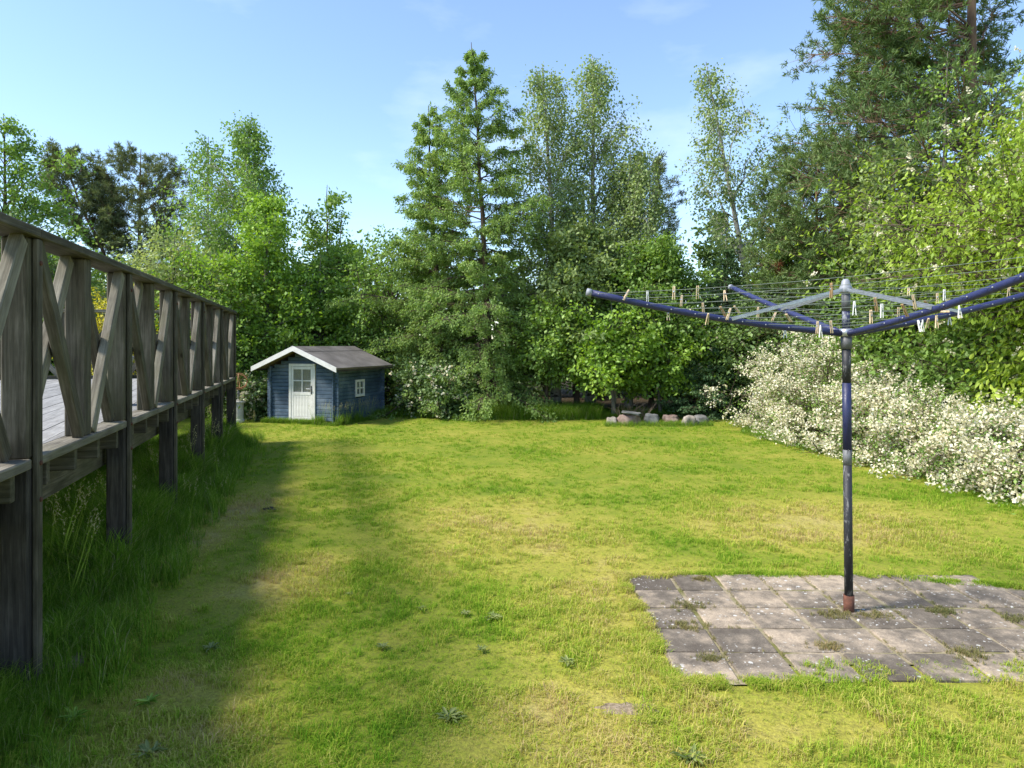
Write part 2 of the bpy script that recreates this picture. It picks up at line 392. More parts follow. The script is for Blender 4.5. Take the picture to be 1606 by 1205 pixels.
for k in range(6):                                                        # rails and border planks, jointed at the full posts
    s0, s1 = k * 2 * PITCH + (.05 if k else -.02), (k + 1) * 2 * PITCH + .048
    DB('handrail', dk(s0, .05, RAIL - .0225), dk(s1, .05, RAIL - .0225), .165, .045, N, 'deck_wood', .006)
    DB('border_plank', dk(k * 2 * PITCH + .101, .055, DECK - .0235), dk((k + 1) * 2 * PITCH - .002, .055, DECK - .0235), .135, .047, N, 'rail_wood', .006)
for k in range(24):
    s = .25 + k * .408
    DB('joist', dk(s, .01, DECK - .108), dk(s, 3.3, DECK - .108), .045, .115, D, 'deck_wood', .003)
DB('carrier_beam', dk(-.02, .165, DECK - .238), dk(9.9, .165, DECK - .238), .045, .145, N, 'deck_wood', .004)
DB('carrier_beam', dk(-.02, 2.6, DECK - .238), dk(9.9, 2.6, DECK - .238), .045, .145, N, 'post_wood', .004)
# floor boards run about 6 degrees off the edge, so they are trimmed along the border plank
bd = (Matrix.Rotation(R(6), 3, 'Z') @ D).normalized(); bn = Vector((-bd.y, bd.x, 0))
def clip(poly, p, n):
    out = []
    for a, b in zip(poly, poly[1:] + poly[:1]):
        da, db = (a - p).dot(n), (b - p).dot(n)
        if da >= 0: out.append(a)
        if da * db < 0: out.append(a + (b - a) * (da / (da - db)))
    return out
for k in range(-12, 46):
    c = dk(4.9, .0, 0) + bn * (k * .125)
    poly = [c - bd * 8 - bn * .0595, c + bd * 8 - bn * .0595, c + bd * 8 + bn * .0595, c - bd * 8 + bn * .0595]
    for p, n in ((dk(0, .126, 0), N), (dk(0, 3.4, 0), -N), (dk(.02, 0, 0), -D), (dk(9.9, 0, 0), D)):
        poly = clip(poly, p, n) if poly else poly
    if len(poly) < 3: continue
    mid = sum(poly, Vector()) / len(poly); rot = Matrix((bd, bn, Vector((0, 0, 1))))
    bm = bmesh.new(); top = [bm.verts.new(rot @ (p - mid) + Vector((0, 0, .014))) for p in poly]; bot = [bm.verts.new(v.co - Vector((0, 0, .028))) for v in top]
    bm.faces.new(top); bm.faces.new(bot[::-1])
    for i in range(len(top)): bm.faces.new((top[i], bot[i], bot[(i + 1) % len(top)], top[(i + 1) % len(top)]))
    bmesh.ops.recalc_face_normals(bm, faces=bm.faces)
    o = obj('floor_board', bm_mesh(bm), M['floor_wood'], deck)
    m = rot.transposed().to_4x4(); m.translation = mid - O + Vector((0, 0, DECK - .015 + rng.uniform(-.002, .002))); o.matrix_basis = m
# railing across the far end
for k in range(5):
    n = .8 + k * .8
    if n > 3.5: n = 3.35
    DB('post', dk(.05, n, DECK), dk(.05, n, RAIL - .05), .09, .09, N, 'deck_wood')
DB('handrail', dk(.05, .135, RAIL - .0225), dk(.05, 3.45, RAIL - .0225), .14, .045, D, 'rail_wood')
DB('border_plank', dk(-.025, .0, DECK - .03), dk(-.025, 3.45, DECK - .03), .16, .04, Vector((0, 0, 1)), 'deck_wood')
for k in range(4):
    n0, n1 = (.12 if k == 0 else .05 + k * .8), .75 + k * .8
    if k == 3: n1 = 3.3
    DB('brace', dk(.03, n0, DECK + .02), dk(.03, n1, RAIL - .06), .045, .07, D, 'rail_wood')  # pale and dark diagonals again, lit and shaded tones put into the colour
    DB('brace', dk(.085, n0, RAIL - .06), dk(.085, n1, DECK + .02), .045, .07, D, 'deck_wood')
for k in range(0, 7):
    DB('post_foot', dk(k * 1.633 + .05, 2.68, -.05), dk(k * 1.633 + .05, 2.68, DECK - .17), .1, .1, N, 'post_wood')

pot = thing('planter_pot', 'tall grey mottled metal planter standing on the deck boards behind the railing', 'planter', dk(5.25, .42, DECK))
obj('pot_body', bm_mesh(lathe_bm([(.10, 0), (.115, .01), (.145, .38), (.155, .40), (.155, .42), (.135, .42), (.13, .37)], 24), smooth=False), M['pot'], pot)
obj('soil', bm_mesh(lathe_bm([(.128, .345), (.128, .365)], 20)), M['post_wood'], pot)

# ------------------------------------------------------------ blue playhouse
SH = R(-18)
shed = thing('garden_playhouse', 'small blue timber playhouse with white door and grey felt roof beyond the lawn', 'playhouse', (-3.52, 13.63, 0), SH)
# local: x to the right along the front, y to the back; front right corner at the origin
W_, D_, EH, RH = 1.57, 1.9, 1.15, 1.51
BH = .076
def sbox(name, x0, x1, y0, y1, z0, z1, mat, parent=None, bev=.003):
    par = parent or shed
    pl = Vector((0, 0, 0)) if par is shed else Vector(par.location)
    c = Vector(((x0 + x1) / 2, (y0 + y1) / 2, (z0 + z1) / 2))
    return obj(name, bm_mesh(box(abs(x1 - x0), abs(y1 - y0), abs(z1 - z0), bev)), M[mat], par, c - pl)
dx0, dx1, dtop = -1.09, -.47, 1.215                                         # door frame outline
slope = (RH - EH) / (W_ / 2 + .0)
nb = int(EH / BH) + 1
z = .06
while z < RH - .04:
    z1 = z + BH
    inset = max(0, (z1 - EH) / slope)
    xl, xr = -W_ + inset, -inset
    ends = .06 if inset == 0 else 0
    if xr - xl > .1:
        if z1 <= dtop - .01 or z < dtop - .02:
            sbox('wall_board', xl - ends, dx0 - .001, 0, .032, z + .002, z1 - .002, 'blue', bev=.007)
            sbox('wall_board', dx1 + .001, xr + ends, 0, .032, z + .002, z1 - .002, 'blue', bev=.007)
        else: sbox('wall_board', xl, xr, 0, .032, z + .002, z1 - .002, 'blue', bev=.007)
        sbox('wall_board', xl - ends, xr + ends, D_ - .032, D_, z + .002, z1 - .002, 'blue', bev=.007)
    z = z1
wy0, wy1, wz0, wz1 = .78, 1.14, .50, .86                                    # side window outline
z = .022
while z < EH - .02:
    z1 = min(z + BH, EH + .02)
    for x0, x1, win in ((-.06, -.028, True), (-W_ + .028, -W_ + .06, False)):
        segs = [(-.05, D_ + .05)]
        if win and z1 > wz0 + .02 and z < wz1 - .02: segs = [(-.05, wy0 + .01), (wy1 - .01, D_ + .05)]
        for a, b_ in segs: sbox('wall_board', x0, x1, a, b_, z + .002, z1 - .002, 'blue', bev=.007)
    z += BH
sbox('sill_beam', -W_ + .06, -.07, .034, .09, 0, .05, 'post_wood')
sbox('floor', -W_ + .07, -.07, .1, D_ - .04, .04, .07, 'inside')
def mesh_poly(verts, faces):
    me = bpy.data.meshes.new('mesh'); me.from_pydata(verts, [], faces); me.update(); return me
def slab_pts(pts, t, mat, name, parent):                                   # quad made into a plate of thickness t (downwards)
    a = [Vector(p) for p in pts]; n = (a[1] - a[0]).cross(a[3] - a[0]).normalized()
    if n.z < 0: n = -n
    lo = [p - n * t for p in a]; bm = bmesh.new(); v = [bm.verts.new(p) for p in a + lo]
    for f in ((0, 1, 2, 3), (7, 6, 5, 4), (0, 4, 5, 1), (1, 5, 6, 2), (2, 6, 7, 3), (3, 7, 4, 0)): bm.faces.new([v[i] for i in f])
    bmesh.ops.recalc_face_normals(bm, faces=bm.faces); return obj(name, bm_mesh(bm), M[mat], parent)
OV, FO, BO, ZR = .20, .30, .12, RH + .055
ex = W_ / 2 + OV; ze = ZR - slope * ex * .93
xm = -W_ / 2
for sgn in (1, -1):
    pts = [(xm, -FO, ZR), (xm + sgn * ex, -FO, ze), (xm + sgn * ex, D_ + BO, ze), (xm, D_ + BO, ZR)]
    roof = slab_pts(pts, .012, 'felt', 'roof_felt', shed)
    slab_pts([(p[0], p[1] + (.01 if i < 2 else -.01), p[2] - .0135) for i, p in enumerate(pts)], .022, 'inside', 'roof_boards', shed)
    # overlapping strip of felt, its own raised edge near the ridge
    q = lambda t: (xm + sgn * ex * t, ZR + (ze - ZR) * t + .006)
    (xa, za), (xb, zb) = q(0.0), q(.24)
    slab_pts([(xa, -FO + .004, za), (xb, -FO + .004, zb), (xb, D_ + BO - .004, zb), (xa, D_ + BO - .004, za)], .004, 'felt', 'ridge_strip', shed)
    a = Vector((xm, -FO - .012, ZR - .035)); b_ = Vector((xm + sgn * (ex + .01), -FO - .012, ze - .035))
    for y in (-FO - .012,):
        a.y = y; b_.y = y
        d = (b_ - a); L = d.length; ang = math.atan2(-d.z, d.x) if sgn > 0 else math.atan2(-d.z, d.x)
        bm = bmesh.new(); h = .052
        pr = [(0, h), (0, -h)] if False else None
        v = []
        for yy in (-.010, .010):
            v.append([bm.verts.new(Vector(p)) for p in ((a.x, a.y + yy, a.z + h * .9), (b_.x, a.y + yy, b_.z + h * .9), (b_.x, a.y + yy, b_.z - h), (a.x, a.y + yy, a.z - h))])
        bm.faces.new(v[0]); bm.faces.new(v[1][::-1])
        for i in range(4): bm.faces.new((v[0][i], v[1][i], v[1][(i + 1) % 4], v[0][(i + 1) % 4]))
        bmesh.ops.recalc_face_normals(bm, faces=bm.faces); obj('barge_board', bm_mesh(bm), M['white'], shed)
    sbox('eave_board', min(xm + sgn * ex, xm + sgn * (ex - .014)), max(xm + sgn * ex, xm + sgn * (ex - .014)), -FO + .002, D_ + BO - .002, ze - .075, ze - .037, 'post_wood')
# door
door = obj('door', bm_mesh(box(.50, .03, .50, .002)), M['white'], shed, ((dx0 + dx1) / 2, .012, .36))
dl = Vector(door.location)
door.data.clear_geometry() if False else None
def dpart(name, x0, x1, y0, y1, z0, z1, mat, bev=.002): return sbox(name, x0, x1, y0, y1, z0, z1, mat, door, bev)
dpart('door_frame', dx0, dx0 + .055, -.024, .04, .03, dtop, 'white'); dpart('door_frame', dx1 - .055, dx1, -.024, .04, .03, dtop, 'white')
dpart('door_frame', dx0 + .056, dx1 - .056, -.024, .04, dtop - .055, dtop, 'white'); dpart('sill', dx0 + .02, dx1 - .02, -.06, .04, .0, .055, 'white')
for i in range(6):
    w6 = .42 / 6; x = dx0 + .10 + i * w6
    dpart('panel_board', x + .0015, x + w6 - .0015, -.012, -.0035, .14, .58, 'white', .003)
ix0, ix1 = dx0 + .06, dx1 - .06
dpart('stile', ix0, ix0 + .045, -.016, .02, .075, dtop - .06, 'white'); dpart('stile', ix1 - .045, ix1, -.016, .02, .075, dtop - .06, 'white')
dpart('cross_rail', ix0 + .046, ix1 - .046, -.016, .02, .075, .135, 'white'); dpart('cross_rail', ix0 + .046, ix1 - .046, -.018, .02, .58, .64, 'white')
dpart('cross_rail', ix0 + .046, ix1 - .046, -.016, .02, dtop - .115, dtop - .061, 'white')
gx0, gx1, gz0, gz1 = ix0 + .046, ix1 - .046, .641, dtop - .116
gm, gz = (gx0 + gx1) / 2, (gz0 + gz1) / 2
dpart('glazing_bar', gm - .011, gm + .011, -.014, .012, gz0, gz1, 'white')
dpart('glazing_bar', gx0, gm - .0115, -.013, .012, gz - .011, gz + .011, 'white'); dpart('glazing_bar', gm + .0115, gx1, -.013, .012, gz - .011, gz + .011, 'white')
for a, b_ in ((gx0, gm - .012), (gm + .012, gx1)):
    for c, d_ in ((gz0, gz - .012), (gz + .012, gz1)): dpart('pane', a, b_, .001, .005, c, d_, 'glass', 0)
dpart('curtain', gx0 - .02, gx1 + .02, .045, .05, gz0 - .03, gz1 + .02, 'curtain', 0)
dpart('handle_plate', ix1 - .034, ix1 - .012, -.024, -.017, .60, .77, 'black_metal')
hb = tube_bm([(0, 0, 0), (0, -.04, 0), (-.09, -.042, 0)], .007, 8)
obj('handle', bm_mesh(hb), M['alu'], door, Vector((ix1 - .023, -.022, .71)) - dl)
door.data = bm_mesh(box(.50, .012, .53, .001)); door.data.materials.append(M['white']); door.location = (dl.x, .006, .345)
for ch in door.children: ch.location = Vector(ch.location) + dl - Vector(door.location)
# side window
win = obj('window', bm_mesh(box(.04, wy1 - wy0 - .09, .006, .001)), M['white'], shed, (-.04, (wy0 + wy1) / 2, wz0 + .048))
wl = Vector(win.location)
def wpart(name, x0, x1, y0, y1, z0, z1, mat, bev=.002): return sbox(name, x0, x1, y0, y1, z0, z1, mat, win, bev)
f = .045
wpart('frame', -.055, -.005, wy0, wy0 + f, wz0, wz1, 'white'); wpart('frame', -.055, -.005, wy1 - f, wy1, wz0, wz1, 'white')
wpart('frame', -.055, -.005, wy0 + f, wy1 - f, wz0, wz0 + f, 'white'); wpart('frame', -.055, -.005, wy0 + f, wy1 - f, wz1 - f, wz1, 'white')
ym, zm = (wy0 + wy1) / 2, (wz0 + wz1) / 2
wpart('glazing_bar', -.045, -.012, ym - .012, ym + .012, wz0 + f + .001, wz1 - f - .001, 'white')
wpart('glazing_bar', -.044, -.013, wy0 + f + .001, ym - .0125, zm - .012, zm + .012, 'white'); wpart('glazing_bar', -.044, -.013, ym + .0125, wy1 - f - .001, zm - .012, zm + .012, 'white')
for a, b_ in ((wy0 + f, ym - .012), (ym + .012, wy1 - f)):
    for c, d_ in ((wz0 + f, zm - .012), (zm + .012, wz1 - f)): wpart('pane', -.032, -.028, a, b_, c, d_, 'glass', 0)

# ------------------------------------------------------------ armillary on a pedestal, between the deck and the playhouse
Yp = 14.1; pc = put(374, Yp)
ped = thing('stone_pedestal', 'pale round concrete pedestal on the lawn edge left of the blue playhouse', 'pedestal', pc)
obj('column', bm_mesh(lathe_bm([(.12, 0), (.12, .05), (.10, .07), (.10, .38), (.105, .39)], 24), smooth=False), M['concrete'], ped)
obj('cap', bm_mesh(lathe_bm([(.11, .391), (.135, .40), (.14, .43), (.13, .445)], 24)), M['concrete'], ped)
arm_ = thing('armillary_sphere', 'rusty armillary ring sculpture on a grey figure stem standing on the pale pedestal', 'garden ornament', pc + Vector((0, 0, .445)))
obj('stem', bm_mesh(lathe_bm([(.05, 0), (.045, .02), (.018, .04), (.03, .09), (.022, .12), (.034, .16), (.015, .2), (.008, .24)], 12)), M['st_grey'], arm_)
def ring(name, r, rot, rr=.008):
    pts = [(r * math.cos(a), r * math.sin(a), 0) for a in np.linspace(0, 2 * math.pi, 33)]
    obj(name, bm_mesh(tube_bm(pts, rr, 6, cap=False)), M['orange_rust'], arm_, (.01, 0, .40), rot)
ring('ring', .165, (R(90), 0, R(20))); ring('ring', .16, (R(52), R(20), 0)); ring('ring', .155, (R(90), 0, R(105)))
obj('arrow', bm_mesh(tube_bm([(-.2, 0, -.13), (.2, 0, .13)], .006, 6)), M['rust'], arm_, (.01, 0, .40))

# ------------------------------------------------------------ rotary clothes dryer
HB = Vector((1.974, 4.03, 0)); HZ = hgt(523, 4.03)
lean = Vector((-.021, -.03, 1)).normalized()
foot = Vector((put(1338, 4.03).x, 4.03 + .03 * HZ, 0))
def axis(z): return foot + (Vector((1.974, 4.03, HZ)) - foot) * (z / HZ)
dry = thing('rotary_clothes_dryer', 'blue four armed rotary clothes dryer with a scraped pole on the slab patio', 'clothes dryer', foot)
dry.matrix_basis = Matrix.Translation(foot)
def dobj(name, bm, mat, smooth=True, parent=None):
    me = bm_mesh(bm, name, smooth)
    me.transform(Matrix.Translation(-foot)); return obj(name, me, M[mat], parent or dry)
for nm, z0, z1, r, mat in (('ground_sleeve', -.03, .105, .031, 'rust'), ('pole', .106, .887, .0245, 'black_worn'), ('pole', .888, .978, .0250, 'worn_grey'),
                           ('pole', .979, 1.375, .0255, 'navy_dark'), ('pole', 1.376, 1.575, .0245, 'black_worn'), ('collar', 1.576, HZ - .02, .031, 'dark_plastic'),
                           ('inner_tube', HZ + .03, 1.80, .0215, 'navy_worn'), ('inner_tube', 1.801, 1.905, .024, 'dark_plastic')):
    dobj(nm, tube_bm([axis(z0), axis(z1)], r, 20), mat)
hubc = axis(HZ); topc = axis(1.925)
dobj('hub', tube_bm([axis(HZ - .019), axis(HZ - .012), axis(HZ + .022), axis(HZ + .029)], [.030, .040, .040, .030], 16), 'alu')
dobj('top_hub', tube_bm([axis(1.906), axis(1.912), axis(1.94), axis(1.955), axis(1.975), axis(1.988)], [.028, .037, .034, .026, .022, .012], 16), 'grey_plastic')
LA = 1.55
adir = {'A': (-.993, -.12), 'B': (-.12, .993), 'C': (.12, -.993), 'D': (.993, .12)}
atip = {'A': 1.895, 'B': 2.07, 'C': 1.965, 'D': 2.01}
AP = {}
for k, (ax, ay) in adir.items():
    a = hubc + Vector((ax, ay, 0)) * .035; b_ = Vector((hubc.x + ax * LA, hubc.y + ay * LA, atip[k])); AP[k] = (a, b_)
    pts = []
    for i in range(9):
        t = i / 8; p = a.lerp(b_, t); p.z -= .028 * math.sin(math.pi * t) * (1 if k != 'B' else .3); pts.append(p)
    AP[k] = pts
    bm = tube_bm(pts, .019, 12)
    dobj('arm', bm, 'navy')
    e = (pts[-1] - pts[-2]).normalized(); dobj('arm_cap', tube_bm([pts[-1] - e * .012, pts[-1] + e * .014], .0215, 12), 'grey_plastic')
def on_arm(k, t):
    pts = AP[k]; f_ = t * 8; i = min(7, int(f_)); return pts[i].lerp(pts[i + 1], f_ - i)
for k, (ax, ay) in adir.items():
    e = on_arm(k, .45); sd_ = Vector((-ay, ax, 0))
    for q in (-1, 1):
        beam('strut', topc + Vector((ax, ay, -.004)) * .02 + sd_ * .016 * q, e + sd_ * .021 * q + Vector((0, 0, .004)), .003, .018, sd_, M['alu'], dry, .001)
lines = []
for q in range(9):
    t = .22 + q * .0935
    for a, b_ in (('A', 'B'), ('B', 'D'), ('D', 'C'), ('C', 'A')):
        p, r = on_arm(a, t) + Vector((0, 0, .004)), on_arm(b_, t) + Vector((0, 0, .004)); sag = .006 + .004 * q * .5 + rng.uniform(0, .012)
        pts = [p.lerp(r, i / 8) - Vector((0, 0, sag * math.sin(math.pi * i / 8))) for i in range(9)]
        lines.append(pts)
        dobj('clothes_line', tube_bm(pts, .0013, 5, cap=False), 'cord')
    for k in adir:
        p = on_arm(k, t); s_ = Vector((-adir[k][1], adir[k][0], 0))
        bm = bmesh.new()
        for sg in (-1, 1): tube_bm([p + s_ * .0185 * sg, p + s_ * .0215 * sg], .0045, 6, bm)
        dobj('line_eyelet', bm, 'grey_plastic')
# pegs: (px, py of its middle, tilt in degrees, length in photo pixels, kind)
def peg_parts(kind):
    r = []
    L = .072
    sp = {'open': 9, 'shut': 3.2, 'wide': 17}[kind]
    for sg in (-1, 1):
        bm = box(.0095, .0055, L, .0018)
        for v in bm.verts:
            if v.co.z < -L * .3: v.co.y *= .55
        me = bm_mesh(bm); me.transform(Matrix.Translation((0, sg * .0048, 0)) @ Matrix.Rotation(R(sg * sp * .5), 4, 'X')); r.append(me)
    return r
PEG = {k: peg_parts(k) for k in ('open', 'shut', 'wide')}
PEGM = {}
for k, ms in PEG.items():
    for c in ('peg_wood', 'peg_brown', 'peg_white'):
        l_ = []
        for me in ms: m2 = me.copy(); m2.materials.append(M[c]); l_.append(m2)
        PEGM[k, c] = l_
spring = bm_mesh(tube_bm([(-.007, 0, .008), (.007, 0, .008)], .0042, 8)); spring.materials.append(M['steel'])
def peg(px, py, tilt, ln, colr, kind, yaw, label):
    want = .072 * F / ln; best = None
    for pts in lines:
        for a, b_ in zip(pts, pts[1:]):
            for t in np.linspace(0, 1, 12):
                p = a.lerp(b_, float(t)); sx, sy = CX + F * p.x / p.y, CY - F * (p.z - EYE) / p.y
                d = math.hypot(sx - px, sy - py); cost = max(0, d - ln * .42) * 2 + d * .1 + abs(p.y - want) * 3
                if best is None or cost < best[0]: best = (cost, p.y, p)
    c = put(px, best[1]); c.z = hgt(py, best[1])
    v = c - best[2]
    if v.length > .034: c = best[2] + v * (.034 / v.length)
    o = thing('clothes_peg', label, 'clothes peg', c, 0, 'clothes pegs on the rotary dryer lines')
    o.rotation_euler = (0, R(tilt), R(yaw))
    o.rotation_mode = 'XYZ'
    cm = {'w': 'peg_wood', 'b': 'peg_brown', 'p': 'peg_white'}[colr]
    for me in PEGM[kind, cm]: obj('jaw', me, None, o)
    obj('spring', spring, None, o)
pegs = [
 (982, 463, 32, 20, 'w', 'shut', 20, 'light wooden peg leaning right near the outer end of the left dryer arm'),
 (1015.5, 465, 2, 15, 'p', 'shut', 70, 'small white peg standing upright just above the left dryer arm'),
 (1057, 460, 6, 24, 'w', 'shut', 60, 'upright pale wooden peg highest above the middle of the left arm'),
 (1069, 472, 8, 18, 'w', 'shut', 40, 'short wooden peg just right of and below the upright pale one over the left arm'),
 (1094, 459, -14, 20, 'w', 'shut', 80, 'wooden peg leaning left on the outer line left of the back arm tip'),
 (1043, 506, 12, 24, 'w', 'open', 90, 'open wooden peg hanging alone below the left dryer arm'),
 (1110, 503, -28, 24, 'w', 'open', 90, 'open wooden peg hanging slanted beneath the left arm beside the crossed pair'),
 (1103, 484, -10, 16, 'w', 'shut', 50, 'wooden peg half hidden on the line just above the left arm near the crossed pair'),
 (1137, 464, 38, 20, 'w', 'open', 80, 'slanted open wooden peg directly beneath the tip of the back arm'),
 (1134, 489, -38, 24, 'b', 'shut', 30, 'left leaning peg of the crossed pair on the left arm'),
 (1143, 493, 24, 20, 'w', 'shut', 30, 'right leaning peg of the crossed pair on the left arm'),
 (1156, 486, -48, 16, 'w', 'shut', 30, 'small wooden peg lying aslant right of the crossed pair'),
 (1189, 490, 5, 13, 'w', 'shut', 60, 'tiny pale peg upright between the struts and the back arm'),
 (1214, 497, 40, 16, 'w', 'shut', 40, 'pale peg slanting right against the lower back arm'),
 (1237, 499, -55, 22, 'w', 'shut', 40, 'pale peg lying almost flat across the lower back arm'),
 (1282, 514, 6, 25, 'w', 'shut', 30, 'wooden peg left of the white peg close to the hub'),
 (1287, 520, 3, 27, 'p', 'wide', 100, 'broad white peg hanging between two wooden ones left of the hub'),
 (1304, 513, -10, 24, 'w', 'shut', 35, 'wooden peg nearest the left side of the hub'),
 (1228, 529, 4, 24, 'p', 'wide', 90, 'white open peg hanging in front of the blossom below the left arm'),
 (1304, 456, 1, 40, 'b', 'shut', 20, 'long brown peg upright in front of the strut left of the pole top'),
 (1340, 484, 4, 26, 'p', 'open', 75, 'narrow white peg hanging just right of the pole'),
 (1366, 497, 2, 22, 'w', 'shut', 90, 'double sided wooden peg hanging right of the pole over the right arm'),
 (1374, 478, -14, 22, 'b', 'shut', 30, 'brown peg leaning behind the white square peg right of the pole'),
 (1383, 488, 0, 24, 'p', 'shut', 90, 'white square looking peg right of the pole'),
 (1409, 491, -4, 12, 'w', 'shut', 60, 'very small peg just above the middle of the right arm'),
 (1419, 487, -32, 26, 'b', 'shut', 20, 'brown peg leaning left against the right arm'),
 (1434, 474, -14, 28, 'w', 'shut', 20, 'tall pale wooden peg rising above the right arm'),
 (1425, 458, 30, 11, 'w', 'shut', 60, 'tiny peg on the far line above the right struts'),
 (1454, 477, -55, 15, 'b', 'shut', 30, 'small brown peg lying flat at the end of the right strut'),
 (1443, 513, 24, 27, 'p', 'open', 90, 'white open peg leaning right in the cluster beneath the right arm'),
 (1448, 517, -3, 24, 'p', 'wide', 90, 'white open peg hanging lowest in the cluster beneath the right arm'),
 (1456, 508, -38, 25, 'w', 'open', 70, 'wooden peg leaning left in the cluster beneath the right arm'),
 (1469, 505, 2, 24, 'w', 'open', 90, 'wooden peg hanging straight down beneath the right arm'),
 (1481, 489, 88, 26, 'w', 'open', 80, 'wooden peg lying horizontal on the line beneath the right arm'),
 (1492, 508, 4, 26, 'p', 'wide', 90, 'white spread peg hanging beneath the right arm right of the horizontal one'),
 (1505, 489, 8, 26, 'p', 'wide', 90, 'rightmost white spread peg beneath the right arm'),
 (1481, 463, 0, 14, 'p', 'shut', 90, 'white peg standing above the right arm behind it'),
 (1470, 468, 4, 12, 'w', 'shut', 60, 'small pale peg left of the white one above the right arm'),
 (1585, 446, 22, 24, 'w', 'shut', 20, 'wooden peg leaning right on top of the right arm near the picture edge'),
 (1582, 459, -14, 20, 'w', 'open', 60, 'wooden peg hanging under the right arm near the picture edge'),
]
for p in pegs: peg(*p)

# ------------------------------------------------------------ granite stones at the lawn's end
def stone(px, py, wpx, hpx, mat, label, seed, flat=False, tilt=0, Yd=None):
    Y = Yd or 1.6 * F / (py - CY); p = put(px, Y); sx = wpx / F * Y; sz = hpx / F * Y; r_ = random.Random(seed)
    bm = bmesh.new(); bmesh.ops.create_cube(bm, size=1); bmesh.ops.subdivide_edges(bm, edges=bm.edges[:], cuts=5, use_grid_fill=True)
    for v in bm.verts:
        c = v.co.copy(); k = c.length / max(abs(c.x), abs(c.y), abs(c.z))
        c = c * (1 / (1 + (k - 1) * (.55 if not flat else .35)))
        c *= 1 + .34 * mnoise.noise(c * 2.1 + Vector((seed * 3.1, 0, 0))) + .10 * mnoise.noise(c * 7 + Vector((seed, 0, 0)))
        v.co = Vector((c.x * sx * 1.05, c.y * sx * .85, (c.z + .30) * sz * 1.15))
    o = obj('granite_stone', bm_mesh(bm, smooth=True), M[mat], None, p, (0, R(tilt), R(r_.uniform(-30, 30)))); tag(o, label, 'stone', 'granite stones at the end of the lawn')
stone(960, 665, 16, 12, 'st_pale', 'small pale stone leftmost in the row at the end of the lawn', 1)
stone(987, 665, 31, 16, 'st_pink', 'large reddish stone with a thin flat stone on top', 2, True)
stone(990, 666, 27, 4, 'st_grey', 'thin flat stone lying on top of the large reddish stone', 9, True, 4, 13.75)
bpy.data.objects['granite_stone.002'].location.z = hgt(648.5, 13.75) - .01
stone(1022, 664, 22, 17, 'st_grey', 'rounded grey boulder third from the left in the stone row', 3)
stone(1053, 662, 23, 12, 'st_pink', 'low reddish stone half sunk in grass in the middle of the row', 4, True)
stone(1081, 667, 18, 16, 'st_pale', 'squared pinkish block with a bright left face near the small spruce', 5, True)
stone(1099, 665, 26, 14, 'st_grey', 'low dull stone at the right end of the row under the spruce branches', 6)
rr_ = random.Random(8)
bm = bmesh.new()
for i in range(46):
    a = put(rr_.uniform(970, 1016), rr_.uniform(14.0, 14.6)); b_ = a + Vector((rr_.uniform(-.35, .35), rr_.uniform(-.1, .1), rr_.uniform(.25, .42)))
    m_ = a.lerp(b_, .5) + Vector((rr_.uniform(-.08, .08), 0, .06)); tube_bm([a, m_, b_], [.006, .004, .002], 4, bm)
tag(obj('brushwood_pile', bm_mesh(bm), m_bark('dry_twigs', (.09, .06, .04), (.26, .2, .14))), 'heap of dry cut twigs behind the large reddish stone', 'twigs')['kind'] = 'stuff'

# ------------------------------------------------------------ vegetation engine
def leaf_mesh(P, dirs, nrm, ln, wd, tint, name='leaves', fold=False, shape='leaf'):
    """one diamond (or folded, six-cornered) blade per leaf"""
    n = len(P); P = np.asarray(P, float)
    dirs = dirs / (np.linalg.norm(dirs, axis=1)[:, None] + 1e-9)
    side = np.cross(dirs, nrm); side /= (np.linalg.norm(side, axis=1)[:, None] + 1e-9)
    up = np.cross(side, dirs)
    L = (ln * np.ones(n))[:, None]; Wd = (wd * np.ones(n))[:, None]
    if fold:
        V = np.stack([P, P + dirs * L * .35 + side * Wd * .5 + up * Wd * .16, P + dirs * L * .75 + side * Wd * .36 + up * Wd * .10,
                      P + dirs * L - up * L * .10, P + dirs * L * .75 - side * Wd * .36 + up * Wd * .10, P + dirs * L * .35 - side * Wd * .5 + up * Wd * .16], 1)
        F_ = np.array([[0, 1, 2, 3], [0, 3, 4, 5]]); k = 6
    else:
        V = np.stack([P, P + dirs * L * .45 + side * Wd * .5, P + dirs * L, P + dirs * L * .45 - side * Wd * .5], 1)
        F_ = np.array([[0, 1, 2, 3]]); k = 4
    nf = len(F_)
    faces = (np.arange(n)[:, None, None] * k + F_[None]).reshape(-1)
    me = bpy.data.meshes.new(name); me.vertices.add(n * k); me.vertices.foreach_set('co', V.reshape(-1).astype(np.float32))
    me.loops.add(len(faces)); me.loops.foreach_set('vertex_index', faces.astype(np.int32))
    me.polygons.add(n * nf); me.polygons.foreach_set('loop_start', np.arange(n * nf, dtype=np.int32) * 4)
    at = me.attributes.new('tint', 'FLOAT', 'FACE'); at.data.foreach_set('value', np.repeat(tint, nf).astype(np.float32))
    me.update(calc_edges=True); return me
